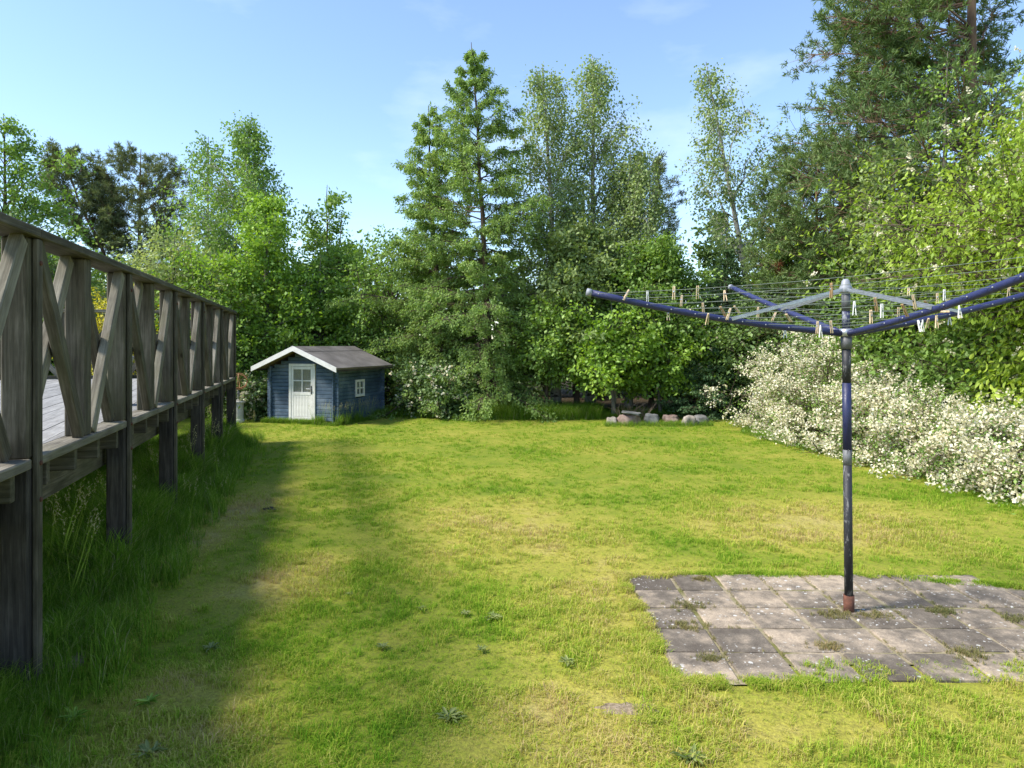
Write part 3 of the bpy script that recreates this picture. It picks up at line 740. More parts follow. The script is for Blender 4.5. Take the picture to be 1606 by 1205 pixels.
def tubes_mesh(segs, name='wood', n=4):
    """segs: list of (points Nx3, radii N)"""
    V, Fc, o = [], [], 0
    ang = np.arange(n) * 2 * math.pi / n
    for pts, rad in segs:
        pts = np.asarray(pts, float); rad = np.asarray(rad, float); m = len(pts)
        d = np.gradient(pts, axis=0); d /= np.linalg.norm(d, axis=1)[:, None] + 1e-9
        ref = np.where(np.abs(d[:, 2:3]) < .9, np.array([[0, 0, 1.]]), np.array([[1., 0, 0]]))
        u = np.cross(d, ref); u /= np.linalg.norm(u, axis=1)[:, None] + 1e-9; v = np.cross(d, u)
        ring = pts[:, None] + (u[:, None] * np.cos(ang)[None, :, None] + v[:, None] * np.sin(ang)[None, :, None]) * rad[:, None, None]
        V.append(ring.reshape(-1, 3))
        i = np.arange(m - 1)[:, None]; k = np.arange(n)[None]; k2 = (k + 1) % n
        Fc.append(np.stack([o + i * n + k, o + i * n + k2, o + (i + 1) * n + k2, o + (i + 1) * n + k], -1).reshape(-1, 4)); o += m * n
    V = np.concatenate(V); Fc = np.concatenate(Fc)
    me = bpy.data.meshes.new(name); me.vertices.add(len(V)); me.vertices.foreach_set('co', V.reshape(-1).astype(np.float32))
    me.loops.add(Fc.size); me.loops.foreach_set('vertex_index', Fc.reshape(-1).astype(np.int32))
    me.polygons.add(len(Fc)); me.polygons.foreach_set('loop_start', np.arange(len(Fc), dtype=np.int32) * 4)
    me.update(calc_edges=True); me.polygons.foreach_set('use_smooth', [True] * len(Fc)); return me
def unit(a): return a / (np.linalg.norm(a, axis=-1, keepdims=True) + 1e-9)

# needle / leaf habits: limbs, subs, leaves per sub, leaf length, width, spread, z spread, elevation low->high, droop, leaf droop, upward normal
SP = {
 'broad':  dict(limbs=66, subs=14, lps=24, ln=.090, wd=.060, sp=.10, spz=.05, el=(10, 62), droop=.10, ld=-.25, up=.9),
 'bush':   dict(limbs=90, subs=12, lps=20, ln=.085, wd=.055, sp=.095, spz=.05, el=(18, 75), droop=.12, ld=-.2, up=.9),
 'birch':  dict(limbs=88, subs=15, lps=20, ln=.070, wd=.050, sp=.09, spz=.10, el=(28, 70), droop=.05, ld=-.8, up=.3),
 'larch':  dict(limbs=150, subs=30, lps=22, ln=.070, wd=.028, sp=.026, spz=.040, el=(-10, 48), droop=.13, ld=-.9, up=.5),
 'spruce': dict(limbs=90, subs=16, lps=24, ln=.055, wd=.024, sp=.035, spz=.018, el=(-12, 35), droop=.06, ld=-.1, up=.6),
 'pine':   dict(limbs=70, subs=24, lps=30, ln=.115, wd=.017, sp=.08, spz=.045, el=(5, 50), droop=-.08, ld=.35, up=.0),
 'cherry': dict(limbs=70, subs=12, lps=16, ln=.098, wd=.042, sp=.10, spz=.05, el=(5, 60), droop=.14, ld=-.75, up=.7),
}
def interp(tab, t):
    a = np.array(tab, float); return np.interp(t, a[:, 0], a[:, 1])
tri_total = 0
def grow(name, label, cat, pos, H, prof, sp, leaf, bark, seed, lean=(0, 0), profL=None, dens=1.0, trunk_r=None, group=None,
         leafscale=1.0, t0=.12, blossom=None, wander=.02, multi=1, tmax=.985, fold=False, over=None, clump=0.0, skew=1.0, bend=None, lmul=1.0, azpull=1.0):
    """prof: [(height fraction, radius m)] on the right-hand side, profL on the left-hand side"""
    g = np.random.default_rng(seed); q = dict(SP[sp])
    if over: q.update(over)
    profL = profL or prof
    par = thing(name, label, cat, pos, 0, group)
    tr = trunk_r or (.012 * H + .02)
    wood, limbs_, trunks = [], [], []
    nt_ = 12
    for m in range(multi):
        tt = np.linspace(0, 1, nt_); hh = H * (1 if m == 0 else g.uniform(.8, .97))
        off = np.array([g.normal(0, .04 * H), g.normal(0, .04 * H)]) * (m > 0)
        x = lean[0] * tt ** 1.3 + off[0] * tt; y = lean[1] * tt ** 1.3 + off[1] * tt
        if bend: x = x + interp(bend, tt)
        x = x + np.cumsum(g.normal(0, wander, nt_)) * (tt > 0); y = y + np.cumsum(g.normal(0, wander, nt_)) * (tt > 0)
        tp = np.stack([x, y, tt * hh - .03], 1); rad = tr * (1 - tt * .93) * (1 if m == 0 else .75) * np.where(tt == 0, 1.25, 1)
        trunks.append((tp, rad))
    nl = int(q['limbs'] * (.6 + .4 * dens) * lmul)
    T = t0 + (tmax - t0) * (np.arange(nl) + g.uniform(0, 1, nl)) / nl
    T = t0 + (T - t0) ** skew * (tmax - t0) ** (1 - skew)
    if q.get('tiers'): nT = q['tiers']; T = t0 + (tmax - t0) * (np.floor((T - t0) / (tmax - t0) * nT) + .5 + g.normal(0, .14, nl)) / nT
    az = np.arange(nl) * 2.39996 + g.uniform(-.5, .5, nl)
    az = math.pi + ((az % (2 * math.pi)) - math.pi) * azpull
    nz = 5
    c = np.cos(az); wR = .5 + .5 * c
    rad = interp(prof, T) * wR + interp(profL, T) * (1 - wR)
    rad *= (g.uniform(.62, 1.14, nl) if sp != 'larch' else g.uniform(.45, 1.2, nl)) * (1 + .16 * np.sin(az * 2 + T * 17 + seed) + .14 * np.sin(T * 41 + seed * 2 + az))
    if sp == 'pine': rad = interp(prof, T) * wR + interp(profL, T) * (1 - wR); rad *= g.uniform(.8, 1.08, nl)
    el = np.radians(q['el'][0] + (q['el'][1] - q['el'][0]) * (T - t0) / max(.01, 1 - t0) + g.normal(0, 6, nl)); el = np.minimum(el, R(74 if sp != 'larch' else 52))
    subs_p0, subs_p1, key = [], [], []
    for i in range(nl):
        if q.get('open') and T[i] > .42 and math.sin(az[i]) < .2 and math.cos(az[i]) > -.8 and (i % 5 or T[i] > .55): continue   # boughs lost on the side of the trunk that is seen
        tp, trd = trunks[i % multi]; f_ = T[i] * (nt_ - 1); a = int(min(nt_ - 2, f_)); base = tp[a] + (tp[a + 1] - tp[a]) * (f_ - a)
        r_ = max(rad[i], .06); L = r_ / max(.45, math.cos(el[i])); s = np.linspace(0, 1, nz)
        # the limb starts lower so that its tip, not its root, sits at the wanted height
        dz = L * math.sin(el[i]); drop = min(dz, base[2] - .05 * H) * .8 if el[i] > 0 else 0
        f2 = max(0., (base[2] - drop)) / H * (nt_ - 1); a = int(min(nt_ - 2, f2)); base = tp[a] + (tp[a + 1] - tp[a]) * (f2 - a)
        d = np.array([math.cos(az[i]), math.sin(az[i]), 0])
        pts = base + np.outer(s * r_, d); pts[:, 2] += s * dz - q['droop'] * L * s ** 2.2
        pts[1:] += g.normal(0, .035 * L, (nz - 1, 3)); pts[:, 2] = np.maximum(pts[:, 2], .04)
        rr = max(.004, min(tr * .42, .011 * L + .003)) * (1 - s * .85); wood.append((pts, rr))
        ns = max(4, int(q['subs'] * (.45 + .55 * min(1.6, r_ / 1.2))))
        us = g.uniform(.18 if sp in ('larch', 'spruce') else .3, 1, ns) if sp != 'pine' else g.uniform(.3, 1, ns) ** .8; j = np.minimum(nz - 2, (us * (nz - 1)).astype(int)); fr = us * (nz - 1) - j
        p0 = pts[j] + (pts[j + 1] - pts[j]) * fr[:, None]
        if sp in ('larch', 'spruce'):
            sgn = np.where(np.arange(ns) % 2 == 0, 1, -1)[:, None]; sd_ = np.array([-d[1], d[0], 0])[None] * sgn
            dv = unit(d[None] * .75 + sd_ * .7 + g.normal(0, .18, (ns, 3)) + np.array([0, 0, -.25 if sp == 'larch' else -.08]))
            sl = L * (.22 if sp == 'larch' else .34) * (1.3 - us * .8) * g.uniform(.6, 1.3, ns) + .05
        else:
            dv = unit(d[None] * .8 + g.normal(0, .6, (ns, 3)) + np.array([0, 0, .25 * (1 if sp != 'birch' else .1)]))
            sl = (L * (.30 if sp != 'pine' else .20) + .08) * g.uniform(.5, 1.2, ns)
        p1 = p0 + dv * sl[:, None]; p1[:, 2] = np.maximum(p1[:, 2], .05)
        subs_p0.append(p0); subs_p1.append(p1); key.append(np.full(ns, g.uniform()))
    p0 = np.concatenate(subs_p0); p1 = np.concatenate(subs_p1); key = np.concatenate(key); ns = len(p0)
    for a, b_ in zip(p0, p1): wood.append((np.stack([a, b_]), np.array([.0045, .002]) * (1 + H * .05)))
    k = max(3, int(q['lps'] * dens)); nL = ns * k
    idx = np.repeat(np.arange(ns), k); u = g.beta(1.9, .9, nL)
    ctr = p0[idx] + (p1[idx] - p0[idx]) * (u * 1.08)[:, None]
    jit = g.normal(0, 1, (nL, 3)) * np.array([q['sp'], q['sp'], q['spz']]) * leafscale ** .5
    P = ctr + jit; P[:, 2] = np.maximum(P[:, 2], .03)
    ax = unit(p1 - p0)[idx]
    if sp in ('larch', 'spruce', 'pine'):
        dirs = unit(g.normal(0, 1, (nL, 3)) + ax * .9 + np.array([0, 0, q['ld']]))
        if sp == 'pine':
            # every shoot ends in one round tuft of needles
            P = (p0 + (p1 - p0) * 1.0)[idx] - ax * g.uniform(0, .10, (nL, 1)) * leafscale + g.normal(0, .018, (nL, 3)) * leafscale
            dirs = unit(g.normal(0, 1, (nL, 3)) + ax * .7 + np.array([0, 0, .35]))
    else:
        dirs = unit(ax * .5 + g.normal(0, .6, (nL, 3)) + np.array([0, 0, q['ld']]))
    nrm = unit(g.normal(0, .75, (nL, 3)) + np.array([0, 0, q['up']]))
    tint = np.clip(.55 * g.uniform(0, 1, nL) + .45 * key[idx], 0, 1)
    sz = leafscale * g.uniform(.65, 1.25, nL)
    me = leaf_mesh(P, dirs, nrm, q['ln'] * sz, q['wd'] * sz, tint, 'leaves', fold)
    obj('crown', me, leaf, par)
    obj('trunk', tubes_mesh(trunks, 'trunk', 8), bark, par)
    o = obj('branch', tubes_mesh(wood, 'branch', 3), bark, par); o['kind'] = 'stuff'
    global tri_total; tri_total += nL * (4 if fold else 2) + len(wood) * 12
    if blossom:
        kind, amount, bm_, lab = blossom
        if kind in ('cluster', 'rose'):
            nc = int(ns * amount); ii = g.integers(0, ns, nc); u = g.uniform(.5, 1.1, nc); cc = p0[ii] + (p1[ii] - p0[ii]) * u[:, None] + g.normal(0, .05, (nc, 3))
            # flowers sit on the outside and the top of the shrub
            out = np.hypot(cc[:, 0], cc[:, 1]) / (interp(prof, cc[:, 2] / H) + .05) + cc[:, 2] / H * .35
            pat = np.sin(cc[:, 0] * 9 + seed) + np.sin(cc[:, 1] * 8 + cc[:, 2] * 6) + np.sin(cc[:, 2] * 13 + cc[:, 0] * 7)
            cc = cc[(out > .60) & (pat + g.normal(0, .45, nc) > -.45)]; nc = len(cc); e = 7
            PP = np.repeat(cc, e, 0) + g.normal(0, .026, (nc * e, 3)); dd = unit(g.normal(0, 1, (nc * e, 3)) + np.array([0, 0, .5])); nn = unit(g.normal(0, 1, (nc * e, 3)) + np.array([0, 0, 1.]))
            s_ = g.uniform(.025, .043, nc * e) * (1.55 if kind == 'rose' else 1)
            me = leaf_mesh(PP, dd, nn, s_, s_ * .95, g.uniform(0, 1, nc * e), 'petals')
        else:
            nc = int(amount); ii = g.integers(0, ns, nc); cc = p1[ii] + unit(p1 - p0)[ii] * .07 + g.normal(0, .05, (nc, 3)) + np.array([0, 0, .05]); e = 24
            axd = unit(unit(p1 - p0)[ii] * .7 + g.normal(0, .45, (nc, 3)) + np.array([0, 0, .15])); u = g.uniform(0, .11, (nc, e))
            PP = (cc[:, None] + axd[:, None] * u[..., None] + g.normal(0, .009, (nc, e, 3))).reshape(-1, 3); n2 = nc * e
            dd = unit(g.normal(0, 1, (n2, 3))); nn = unit(g.normal(0, 1, (n2, 3)) + np.array([0, 0, .6])); s_ = g.uniform(.018, .032, n2)
            me = leaf_mesh(PP, dd, nn, s_, s_, g.uniform(0, 1, n2), 'petals')
        o = obj('blossom', me, bm_, par); o['kind'] = 'stuff'; o['label'] = lab
        tri_total += len(me.polygons) * 2
    return par

LF = {
 'fresh':  m_leaf('fresh_green_leaves', (.055, .115, .010), (.10, .20, .014), (.18, .29, .025)),
 'mid':    m_leaf('mid_green_leaves', (.045, .095, .012), (.080, .160, .018), (.135, .23, .03)),
 'dark':   m_leaf('dark_green_leaves', (.022, .05, .010), (.045, .09, .016), (.08, .14, .025), .3),
 'pale':   m_leaf('pale_green_leaves', (.085, .135, .035), (.15, .21, .055), (.25, .32, .10)),
 'birch':  m_leaf('birch_leaves', (.065, .110, .024), (.11, .175, .038), (.17, .24, .062), .42),
 'larch':  m_leaf('larch_needles', (.058, .112, .020), (.105, .185, .034), (.165, .25, .055), .4, .02),
 'spruce': m_leaf('spruce_needles', (.018, .045, .012), (.035, .078, .020), (.07, .125, .038), .2, .02),
 'pine':   m_leaf('pine_needles', (.034, .068, .016), (.064, .112, .026), (.105, .165, .042), .3, .02, .4, (.20, .075, .035)),
 'pinefar': m_leaf('far_pine_needles', (.036, .058, .016), (.062, .090, .026), (.095, .125, .038), .3, .02),
 'yellow': m_leaf('golden_leaves', (.13, .145, .008), (.22, .23, .010), (.32, .30, .02), .4),
 'lime':   m_leaf('bright_cherry_leaves', (.065, .125, .010), (.122, .205, .013), (.20, .29, .024), .42, .04),
}
def m_petal():
    b = NB('white_petals'); a = b.n("ShaderNodeAttribute", attribute_name='tint').outputs['Fac']
    col = b.ramp(a, [(0., (.46, .44, .20)), (.3, (.76, .69, .48)), (1., (.88, .84, .68))])
    d = b.n("ShaderNodeBsdfDiffuse"); t = b.n("ShaderNodeBsdfTranslucent"); b.l(col, d.inputs[0]); b.l(col, t.inputs[0])
    m1 = b.n("ShaderNodeMixShader"); m1.inputs[0].default_value = .3; b.l(d.outputs[0], m1.inputs[1]); b.l(t.outputs[0], m1.inputs[2]); b.l(m1.outputs[0], b.out.inputs[0]); return b.m
M['petal'] = m_petal()
BK = {'brown': m_bark('brown_bark', (.05, .035, .025), (.14, .105, .075)), 'pine': m_bark('red_pine_bark', (.085, .055, .038), (.24, .15, .10)),
      'birch': m_bark('birch_bark', (.28, .26, .22), (.50, .48, .43), 4, (.04, .035, .03)), 'grey': m_bark('grey_bark', (.09, .08, .065), (.22, .20, .165))}

def P_(px, Y): return put(px, Y)
def m(px, Y): return px * Y / F                                             # pixels to metres at depth Y

# --- left side, behind the deck
grow('maple_tree', 'leafy green tree cut by the left picture edge beyond the deck', 'tree', P_(8, 17), hgt(178, 17), [(.1, 1.0), (.35, 1.6), (.7, 1.35), (.9, .7), (1, .15)], 'broad', LF['mid'], BK['brown'], 11, profL=[(.1, 1.8), (.5, 2.4), (.8, 1.6), (1, .2)], dens=1.1, t0=.15)
grow('scots_pine', 'distant pine with a bent reddish trunk leaning left beyond the deck', 'tree', P_(168, 30), hgt(225, 30), [(.5, .3), (.62, 1.2), (.75, 1.4), (.9, 1.1), (1, .3)], 'pine', LF['pinefar'], BK['pine'], 12, profL=[(.5, .2), (.7, 1.2), (.85, 1.3), (1, .4)], t0=.56, dens=.8, leafscale=1.6, bend=[(0, .4), (.3, .3), (.55, -.2), (.75, -1.3), (1, -2.1)], trunk_r=.15)
grow('scots_pine', 'distant round headed dark pine right of the bent one', 'tree', P_(215, 31), hgt(232, 31), [(.35, .8), (.5, 1.9), (.68, 2.2), (.85, 1.8), (.96, 1.0), (1, .5)], 'pine', LF['pinefar'], BK['pine'], 13, profL=[(.35, .7), (.5, 1.6), (.7, 1.8), (.88, 1.6), (1, .5)], t0=.42, dens=.95, leafscale=1.6, trunk_r=.18)
grow('birch_tree', 'tall slim birch with a pointed top above the deck end', 'tree', P_(392, 18), hgt(182, 18), [(.2, .9), (.5, .95), (.7, .75), (.85, .4), (.95, .2), (1, .08)], 'birch', LF['mid'], BK['birch'], 14, profL=[(.2, .9), (.5, 1.3), (.75, 1.2), (.9, .55), (1, .08)], dens=1.25, t0=.2, over=dict(ln=.075, wd=.055))
grow('birch_tree', 'thin open birch left of the pointed one with sky through its crown', 'tree', P_(322, 19), hgt(212, 19), [(.3, .6), (.6, .7), (.9, .35), (1, .1)], 'birch', LF['mid'], BK['birch'], 15, dens=.6, t0=.25, over=dict(ln=.075, wd=.055))
grow('rowan_tree', 'bright green bushy tree between the pointed birch and the oak', 'tree', P_(415, 16.6), hgt(300, 16.6), [(.1, .9), (.5, 1.15), (.8, .7), (1, .15)], 'broad', LF['fresh'], BK['grey'], 16, dens=1.1, t0=.1)
grow('oak_tree', 'small oak with lobed clumps of foliage behind the playhouse', 'tree', P_(520, 20), hgt(288, 20), [(.2, 1.0), (.6, 1.4), (.85, .9), (1, .3)], 'broad', LF['mid'], BK['brown'], 17, dens=1.0, t0=.2, leafscale=1.15, multi=3)
grow('hazel_bush', 'pale green bush beyond the middle of the deck railing', 'bush', P_(262, 16), hgt(362, 16), [(.05, 1.1), (.5, 1.5), (.85, .9), (1, .3)], 'bush', LF['pale'], BK['grey'], 18, dens=1.0, t0=.04)
grow('hazel_bush', 'fresh green bush between the deck end and the slim birch', 'bush', P_(330, 15.6), hgt(392, 15.6), [(.05, 1.0), (.5, 1.2), (.85, .8), (1, .3)], 'bush', LF['fresh'], BK['grey'], 19, dens=1.0, t0=.04)
grow('hazel_bush', 'dark leafy bush seen through the nearest deck braces', 'bush', P_(90, 14.5), hgt(385, 14.5), [(.05, 1.2), (.5, 1.5), (.85, .9), (1, .3)], 'bush', LF['mid'], BK['grey'], 20, dens=1.0, t0=.04)
grow('hazel_bush', 'dark leafy bush at the far left behind the first deck post', 'bush', P_(-20, 13.5), hgt(330, 13.5), [(.05, 1.2), (.5, 1.5), (.85, .9), (1, .3)], 'bush', LF['dark'], BK['grey'], 21, dens=1.0, t0=.04)
grow('golden_bush', 'bright golden yellow bush seen through the deck railing', 'bush', P_(188, 12.8), hgt(452, 12.8), [(.05, .5), (.5, .72), (.85, .5), (1, .2)], 'bush', LF['yellow'], BK['grey'], 22, dens=.8, t0=.04, leafscale=.7, over=dict(limbs=60))
grow('cotoneaster_bush', 'broad layered bush with large leaves rising behind the playhouse roof', 'bush', P_(505, 17.9), hgt(398, 17.9), [(.05, 1.3), (.4, 1.75), (.75, 1.4), (1, .5)], 'bush', LF['fresh'], BK['grey'], 23, dens=1.25, t0=.04, leafscale=1.15, over=dict(spz=.03, el=(5, 50)), multi=3)
grow('cotoneaster_bush', 'green bush between the deck end and the playhouse', 'bush', P_(392, 16.4), hgt(478, 16.4), [(.05, .9), (.5, 1.0), (1, .4)], 'bush', LF['fresh'], BK['grey'], 24, dens=1.0, t0=.04, multi=3)
grow('elder_bush', 'dark bush in the gap between the layered bush and the larches', 'bush', P_(612, 17.5), hgt(362, 17.5), [(.05, 1.1), (.5, 1.2), (.85, .8), (1, .3)], 'bush', LF['mid'], BK['brown'], 25, dens=1.0, t0=.04)
grow('white_rose_bush', 'sparse bush with white blossom left of the playhouse', 'bush', P_(400, 14.75), .95, [(.05, .4), (.5, .5), (1, .25)], 'bush', LF['dark'], BK['brown'], 26, dens=.8, t0=.03, blossom=('rose', 1.6, M['petal'], 'small white flowers'), lmul=.6)
grow('white_rose_bush', 'low bush with white blossom directly right of the playhouse', 'bush', P_(668, 15.6), 1.15, [(.05, .5), (.5, .55), (1, .3)], 'bush', LF['dark'], BK['brown'], 27, dens=.9, t0=.03, blossom=('rose', 1.2, M['petal'], 'small white flowers'), lmul=.8)
grow('white_rose_bush', 'low bush with white blossom beneath the larch left branches', 'bush', P_(700, 15.2), 1.0, [(.05, .55), (.5, .6), (1, .3)], 'bush', LF['dark'], BK['brown'], 28, dens=.9, t0=.03, blossom=('rose', 1.2, M['petal'], 'small white flowers'), lmul=.7)
# --- larches
grow('larch_tree', 'tallest larch with straight brown trunk in the centre of the tree line', 'tree', P_(770, 15.8), hgt(68, 15.8), [(.03, 1.3), (.12, 1.7), (.3, 1.6), (.5, 1.45), (.68, 1.35), (.8, .85), (.9, .45), (1, .1)], 'larch', LF['larch'], BK['brown'], 31,
     profL=[(.03, 1.5), (.1, 2.3), (.25, 2.3), (.45, 1.9), (.6, 1.5), (.7, 1.2), (.82, .8), (.9, .5), (1, .1)], dens=1.15, t0=.04, lean=(-.55, 0), trunk_r=.10, skew=1.25, over=dict(el=(-16, 46)))
grow('larch_tree', 'shorter larch leaning against the left side of the tallest one', 'tree', P_(690, 16.8), hgt(165, 16.8), [(.1, 1.3), (.4, 1.2), (.7, .8), (.9, .4), (1, .1)], 'larch', LF['larch'], BK['brown'], 32,
     profL=[(.1, 1.6), (.35, 1.8), (.55, 1.2), (.75, .8), (.92, .5), (1, .15)], dens=1.1, t0=.1, lean=(-.25, 0), skew=1.2, over=dict(limbs=120, el=(-16, 46)))
# --- birches and broadleaf trees of the middle
grow('birch_tree', 'left top of the paired birches right of the larch', 'tree', P_(872, 17), hgt(100, 17), [(.2, 1.0), (.5, .95), (.75, .75), (.9, .45), (1, .15)], 'birch', LF['birch'], BK['birch'], 33, profL=[(.2, .9), (.5, .9), (.8, .6), (.92, .42), (1, .1)], dens=1.1, t0=.2, lean=(-.35, 0))
grow('birch_tree', 'right top of the paired birches, the higher of the two', 'tree', P_(925, 17.4), hgt(86, 17.4), [(.2, 1.4), (.4, 1.5), (.55, 1.3), (.7, .95), (.8, .75), (.9, .4), (1, .1)], 'birch', LF['birch'], BK['birch'], 34, profL=[(.2, 1.0), (.6, .9), (.88, .45), (1, .1)], dens=1.15, t0=.2, lean=(0, 0))
grow('birch_tree', 'low spreading birch leaning right below the paired birches', 'tree', P_(985, 17), hgt(235, 17), [(.2, 1.0), (.6, 1.0), (.9, .5), (1, .2)], 'birch', LF['birch'], BK['birch'], 35, dens=1.0, t0=.2)
grow('scots_pine', 'distant brownish pine peeping between the birches', 'tree', P_(1018, 27), hgt(242, 27), [(.4, .6), (.6, 1.1), (.8, 1.1), (1, .4)], 'pine', LF['pinefar'], BK['pine'], 36, dens=.7, t0=.35, leafscale=1.5)
grow('beech_tree', 'dense light green tree hanging over the middle of the lawn edge', 'tree', P_(905, 16.1), hgt(345, 16.1), [(.1, 1.0), (.35, 1.35), (.7, 1.15), (.9, .7), (1, .2)], 'broad', LF['birch'], BK['brown'], 37, dens=1.25, t0=.30, over=dict(limbs=75), tmax=.98)
grow('beech_tree', 'dense green tree left of the back dryer arm', 'tree', P_(1020, 16.0), hgt(372, 16.0), [(.1, 1.0), (.4, 1.3), (.75, 1.0), (1, .3)], 'broad', LF['mid'], BK['brown'], 38, dens=1.2, t0=.32)
grow('elder_bush', 'dark bush under the dense light green tree', 'bush', P_(860, 15.4), hgt(470, 15.4), [(.2, .8), (.5, 1.0), (1, .3)], 'bush', LF['mid'], BK['brown'], 39, dens=1.0, t0=.42)
grow('maple_sapling', 'young maple on two thin pale stems behind the granite stones', 'tree', P_(962, 15.0), hgt(468, 15.0), [(.3, .5), (.55, 1.05), (.8, .9), (1, .3)], 'broad', LF['fresh'], BK['grey'], 40, dens=.9, t0=.38, multi=2, trunk_r=.055, lmul=.7, over=dict(spz=.04))
grow('maple_sapling', 'bright leafed sapling right of the two stemmed young maple', 'tree', P_(1035, 15.2), hgt(505, 15.2), [(.3, .6), (.6, .9), (1, .3)], 'broad', LF['fresh'], BK['grey'], 41, dens=.9, t0=.3, lmul=.7, over=dict(spz=.04))
grow('birch_tree', 'solitary slender birch standing against the sky right of centre', 'tree', P_(1196, 18), hgt(96, 18), [(.2, .8), (.4, .9), (.6, 1.25), (.72, 1.05), (.84, .55), (.92, .28), (1, .12)], 'birch', LF['birch'], BK['birch'], 42, profL=[(.2, .9), (.45, .8), (.6, .9), (.75, .85), (.8, 1.0), (.88, .4), (1, .15)], dens=.95, t0=.25, lean=(-1.5, 0), over=dict(ln=.075, wd=.055, limbs=62))
grow('spruce_tree', 'dark blue green spruce behind the outer clothes lines', 'tree', P_(1140, 16.8), hgt(385, 16.8), [(.05, 1.3), (.4, 1.0), (.8, .5), (1, .05)], 'spruce', LF['spruce'], BK['brown'], 43, dens=1.0, t0=.05)
grow('spruce_tree', 'low dark spruce with drooping tiers beside the right end stones', 'tree', P_(1100, 15.2), hgt(520, 15.2), [(.03, 1.25), (.3, 1.0), (.7, .6), (1, .1)], 'spruce', LF['spruce'], BK['brown'], 44, dens=1.1, t0=.06)
grow('hawthorn_bush', 'green bush dotted with white blossom above the low spruce', 'bush', P_(1100, 15.5), hgt(495, 15.5), [(.3, .5), (.7, .8), (1, .4)], 'bush', LF['mid'], BK['brown'], 45, dens=.9, t0=.25, blossom=('rose', .4, M['petal'], 'white hawthorn flowers'))
grow('hawthorn_bush', 'dark bush behind the left end of the white flowering hedge', 'bush', P_(1190, 15.6), hgt(462, 15.6), [(.1, 1.0), (.6, 1.2), (1, .4)], 'bush', LF['dark'], BK['brown'], 46, dens=1.1, t0=.04, over=dict(limbs=110))
grow('hornbeam_tree', 'mid green tree between the slender birch and the great pine', 'tree', P_(1262, 16), hgt(335, 16), [(.1, 1.2), (.5, 1.2), (.85, .7), (1, .2)], 'broad', LF['mid'], BK['brown'], 47, dens=1.1, t0=.1)
grow('hornbeam_tree', 'dark tree under the lower boughs of the great pine', 'tree', P_(1350, 14), hgt(385, 14), [(.1, 1.2), (.5, 1.4), (.85, .9), (1, .3)], 'broad', LF['mid'], BK['brown'], 48, dens=1.15, t0=.05)
# --- the great pine on the right
grow('scots_pine', 'great pine with reddish trunk filling the top right of the picture', 'tree', P_(1512, 14), 11.2, [(.2, 2.2), (.5, 2.6), (.8, 2.6), (1, .8)], 'pine', LF['pine'], BK['pine'], 50,
     profL=[(.18, 2.5), (.31, 3.4), (.42, 3.9), (.48, 3.9), (.55, 3.2), (.60, 2.2), (.645, 1.9), (.67, 2.9), (.73, 3.0), (.8, 2.6), (1, .8)], azpull=.8, dens=1.0, t0=.2, trunk_r=.26, over=dict(limbs=190, subs=38, lps=27, wd=.020, el=(-3, 14), tiers=13, open=1), leafscale=1.1)
grow('scots_pine', 'smaller bushy pine filling the space left of and beneath the great pine', 'tree', P_(1290, 14.8), hgt(218, 14.8), [(.1, 1.3), (.5, 1.9), (.8, 1.3), (1, .5)], 'pine', LF['pine'], BK['pine'], 49, profL=[(.1, 1.0), (.5, 1.35), (.85, 1.1), (1, .5)], dens=1.0, t0=.2, over=dict(limbs=80, subs=26, lps=32, wd=.017, el=(0, 45)))
grow('rowan_tree', 'light green sapling crown standing in front of the great pine', 'tree', P_(1482, 12.2), hgt(80, 12.2), [(.4, .6), (.7, .65), (.9, .45), (1, .15)], 'broad', LF['fresh'], BK['grey'], 51, dens=.4, t0=.45, lmul=.5, over=dict(ln=.07, wd=.042))
grow('rowan_tree', 'second light green sapling lower left in front of the great pine', 'tree', P_(1400, 12.0), hgt(205, 12.0), [(.3, .8), (.7, .7), (1, .15)], 'broad', LF['birch'], BK['grey'], 52, dens=.55, t0=.3, lmul=.8)
grow('birch_tree', 'leafy tree at the right picture edge behind the bird cherry', 'tree', P_(1640, 11.5), hgt(120, 11.5), [(.3, 1.2), (.7, 1.1), (1, .3)], 'broad', LF['mid'], BK['grey'], 53, dens=.9, t0=.3)
grow('bird_cherry', 'bird cherry with white flower spikes overhanging from the right edge', 'tree', Vector((7.9, 8.8, 0)), hgt(92, 8.8), [(.2, 1.2), (.6, 1.4), (1, .4)], 'cherry', LF['lime'], BK['brown'], 54,
     profL=[(.4, 2.0), (.5, 2.5), (.62, 2.7), (.72, 2.35), (.82, 1.8), (.92, 1.2), (1, .5)], dens=1.6, t0=.40, azpull=.8, over=dict(limbs=120, subs=15, ln=.080, wd=.032, sp=.085), blossom=('raceme', 650, M['petal'], 'cream flower spikes'), trunk_r=.09)
grow('elder_bush', 'green bush behind the middle of the white flowering hedge', 'bush', Vector((6.9, 12.2, 0)), hgt(415, 12.2), [(.1, 1.1), (.5, 1.35), (1, .4)], 'bush', LF['mid'], BK['brown'], 55, dens=1.1, t0=.05, over=dict(limbs=105, spz=.04))
grow('elder_bush', 'layered green bush under the bird cherry behind the right arm', 'bush', Vector((7.35, 10.3, 0)), hgt(440, 10.3), [(.1, 1.0), (.5, 1.25), (1, .4)], 'bush', LF['mid'], BK['brown'], 56, dens=1.0, t0=.05, over=dict(limbs=100, spz=.035))
grow('elder_bush', 'bright green bush at the right edge above the white flowers', 'bush', Vector((7.3, 8.7, 0)), hgt(500, 8.7), [(.1, .9), (.6, 1.15), (1, .4)], 'cherry', LF['lime'], BK['brown'], 57, dens=1.2, t0=.05, fold=True, over=dict(limbs=80, el=(10, 60)), blossom=('raceme', 40, M['petal'], 'cream flower spikes'))
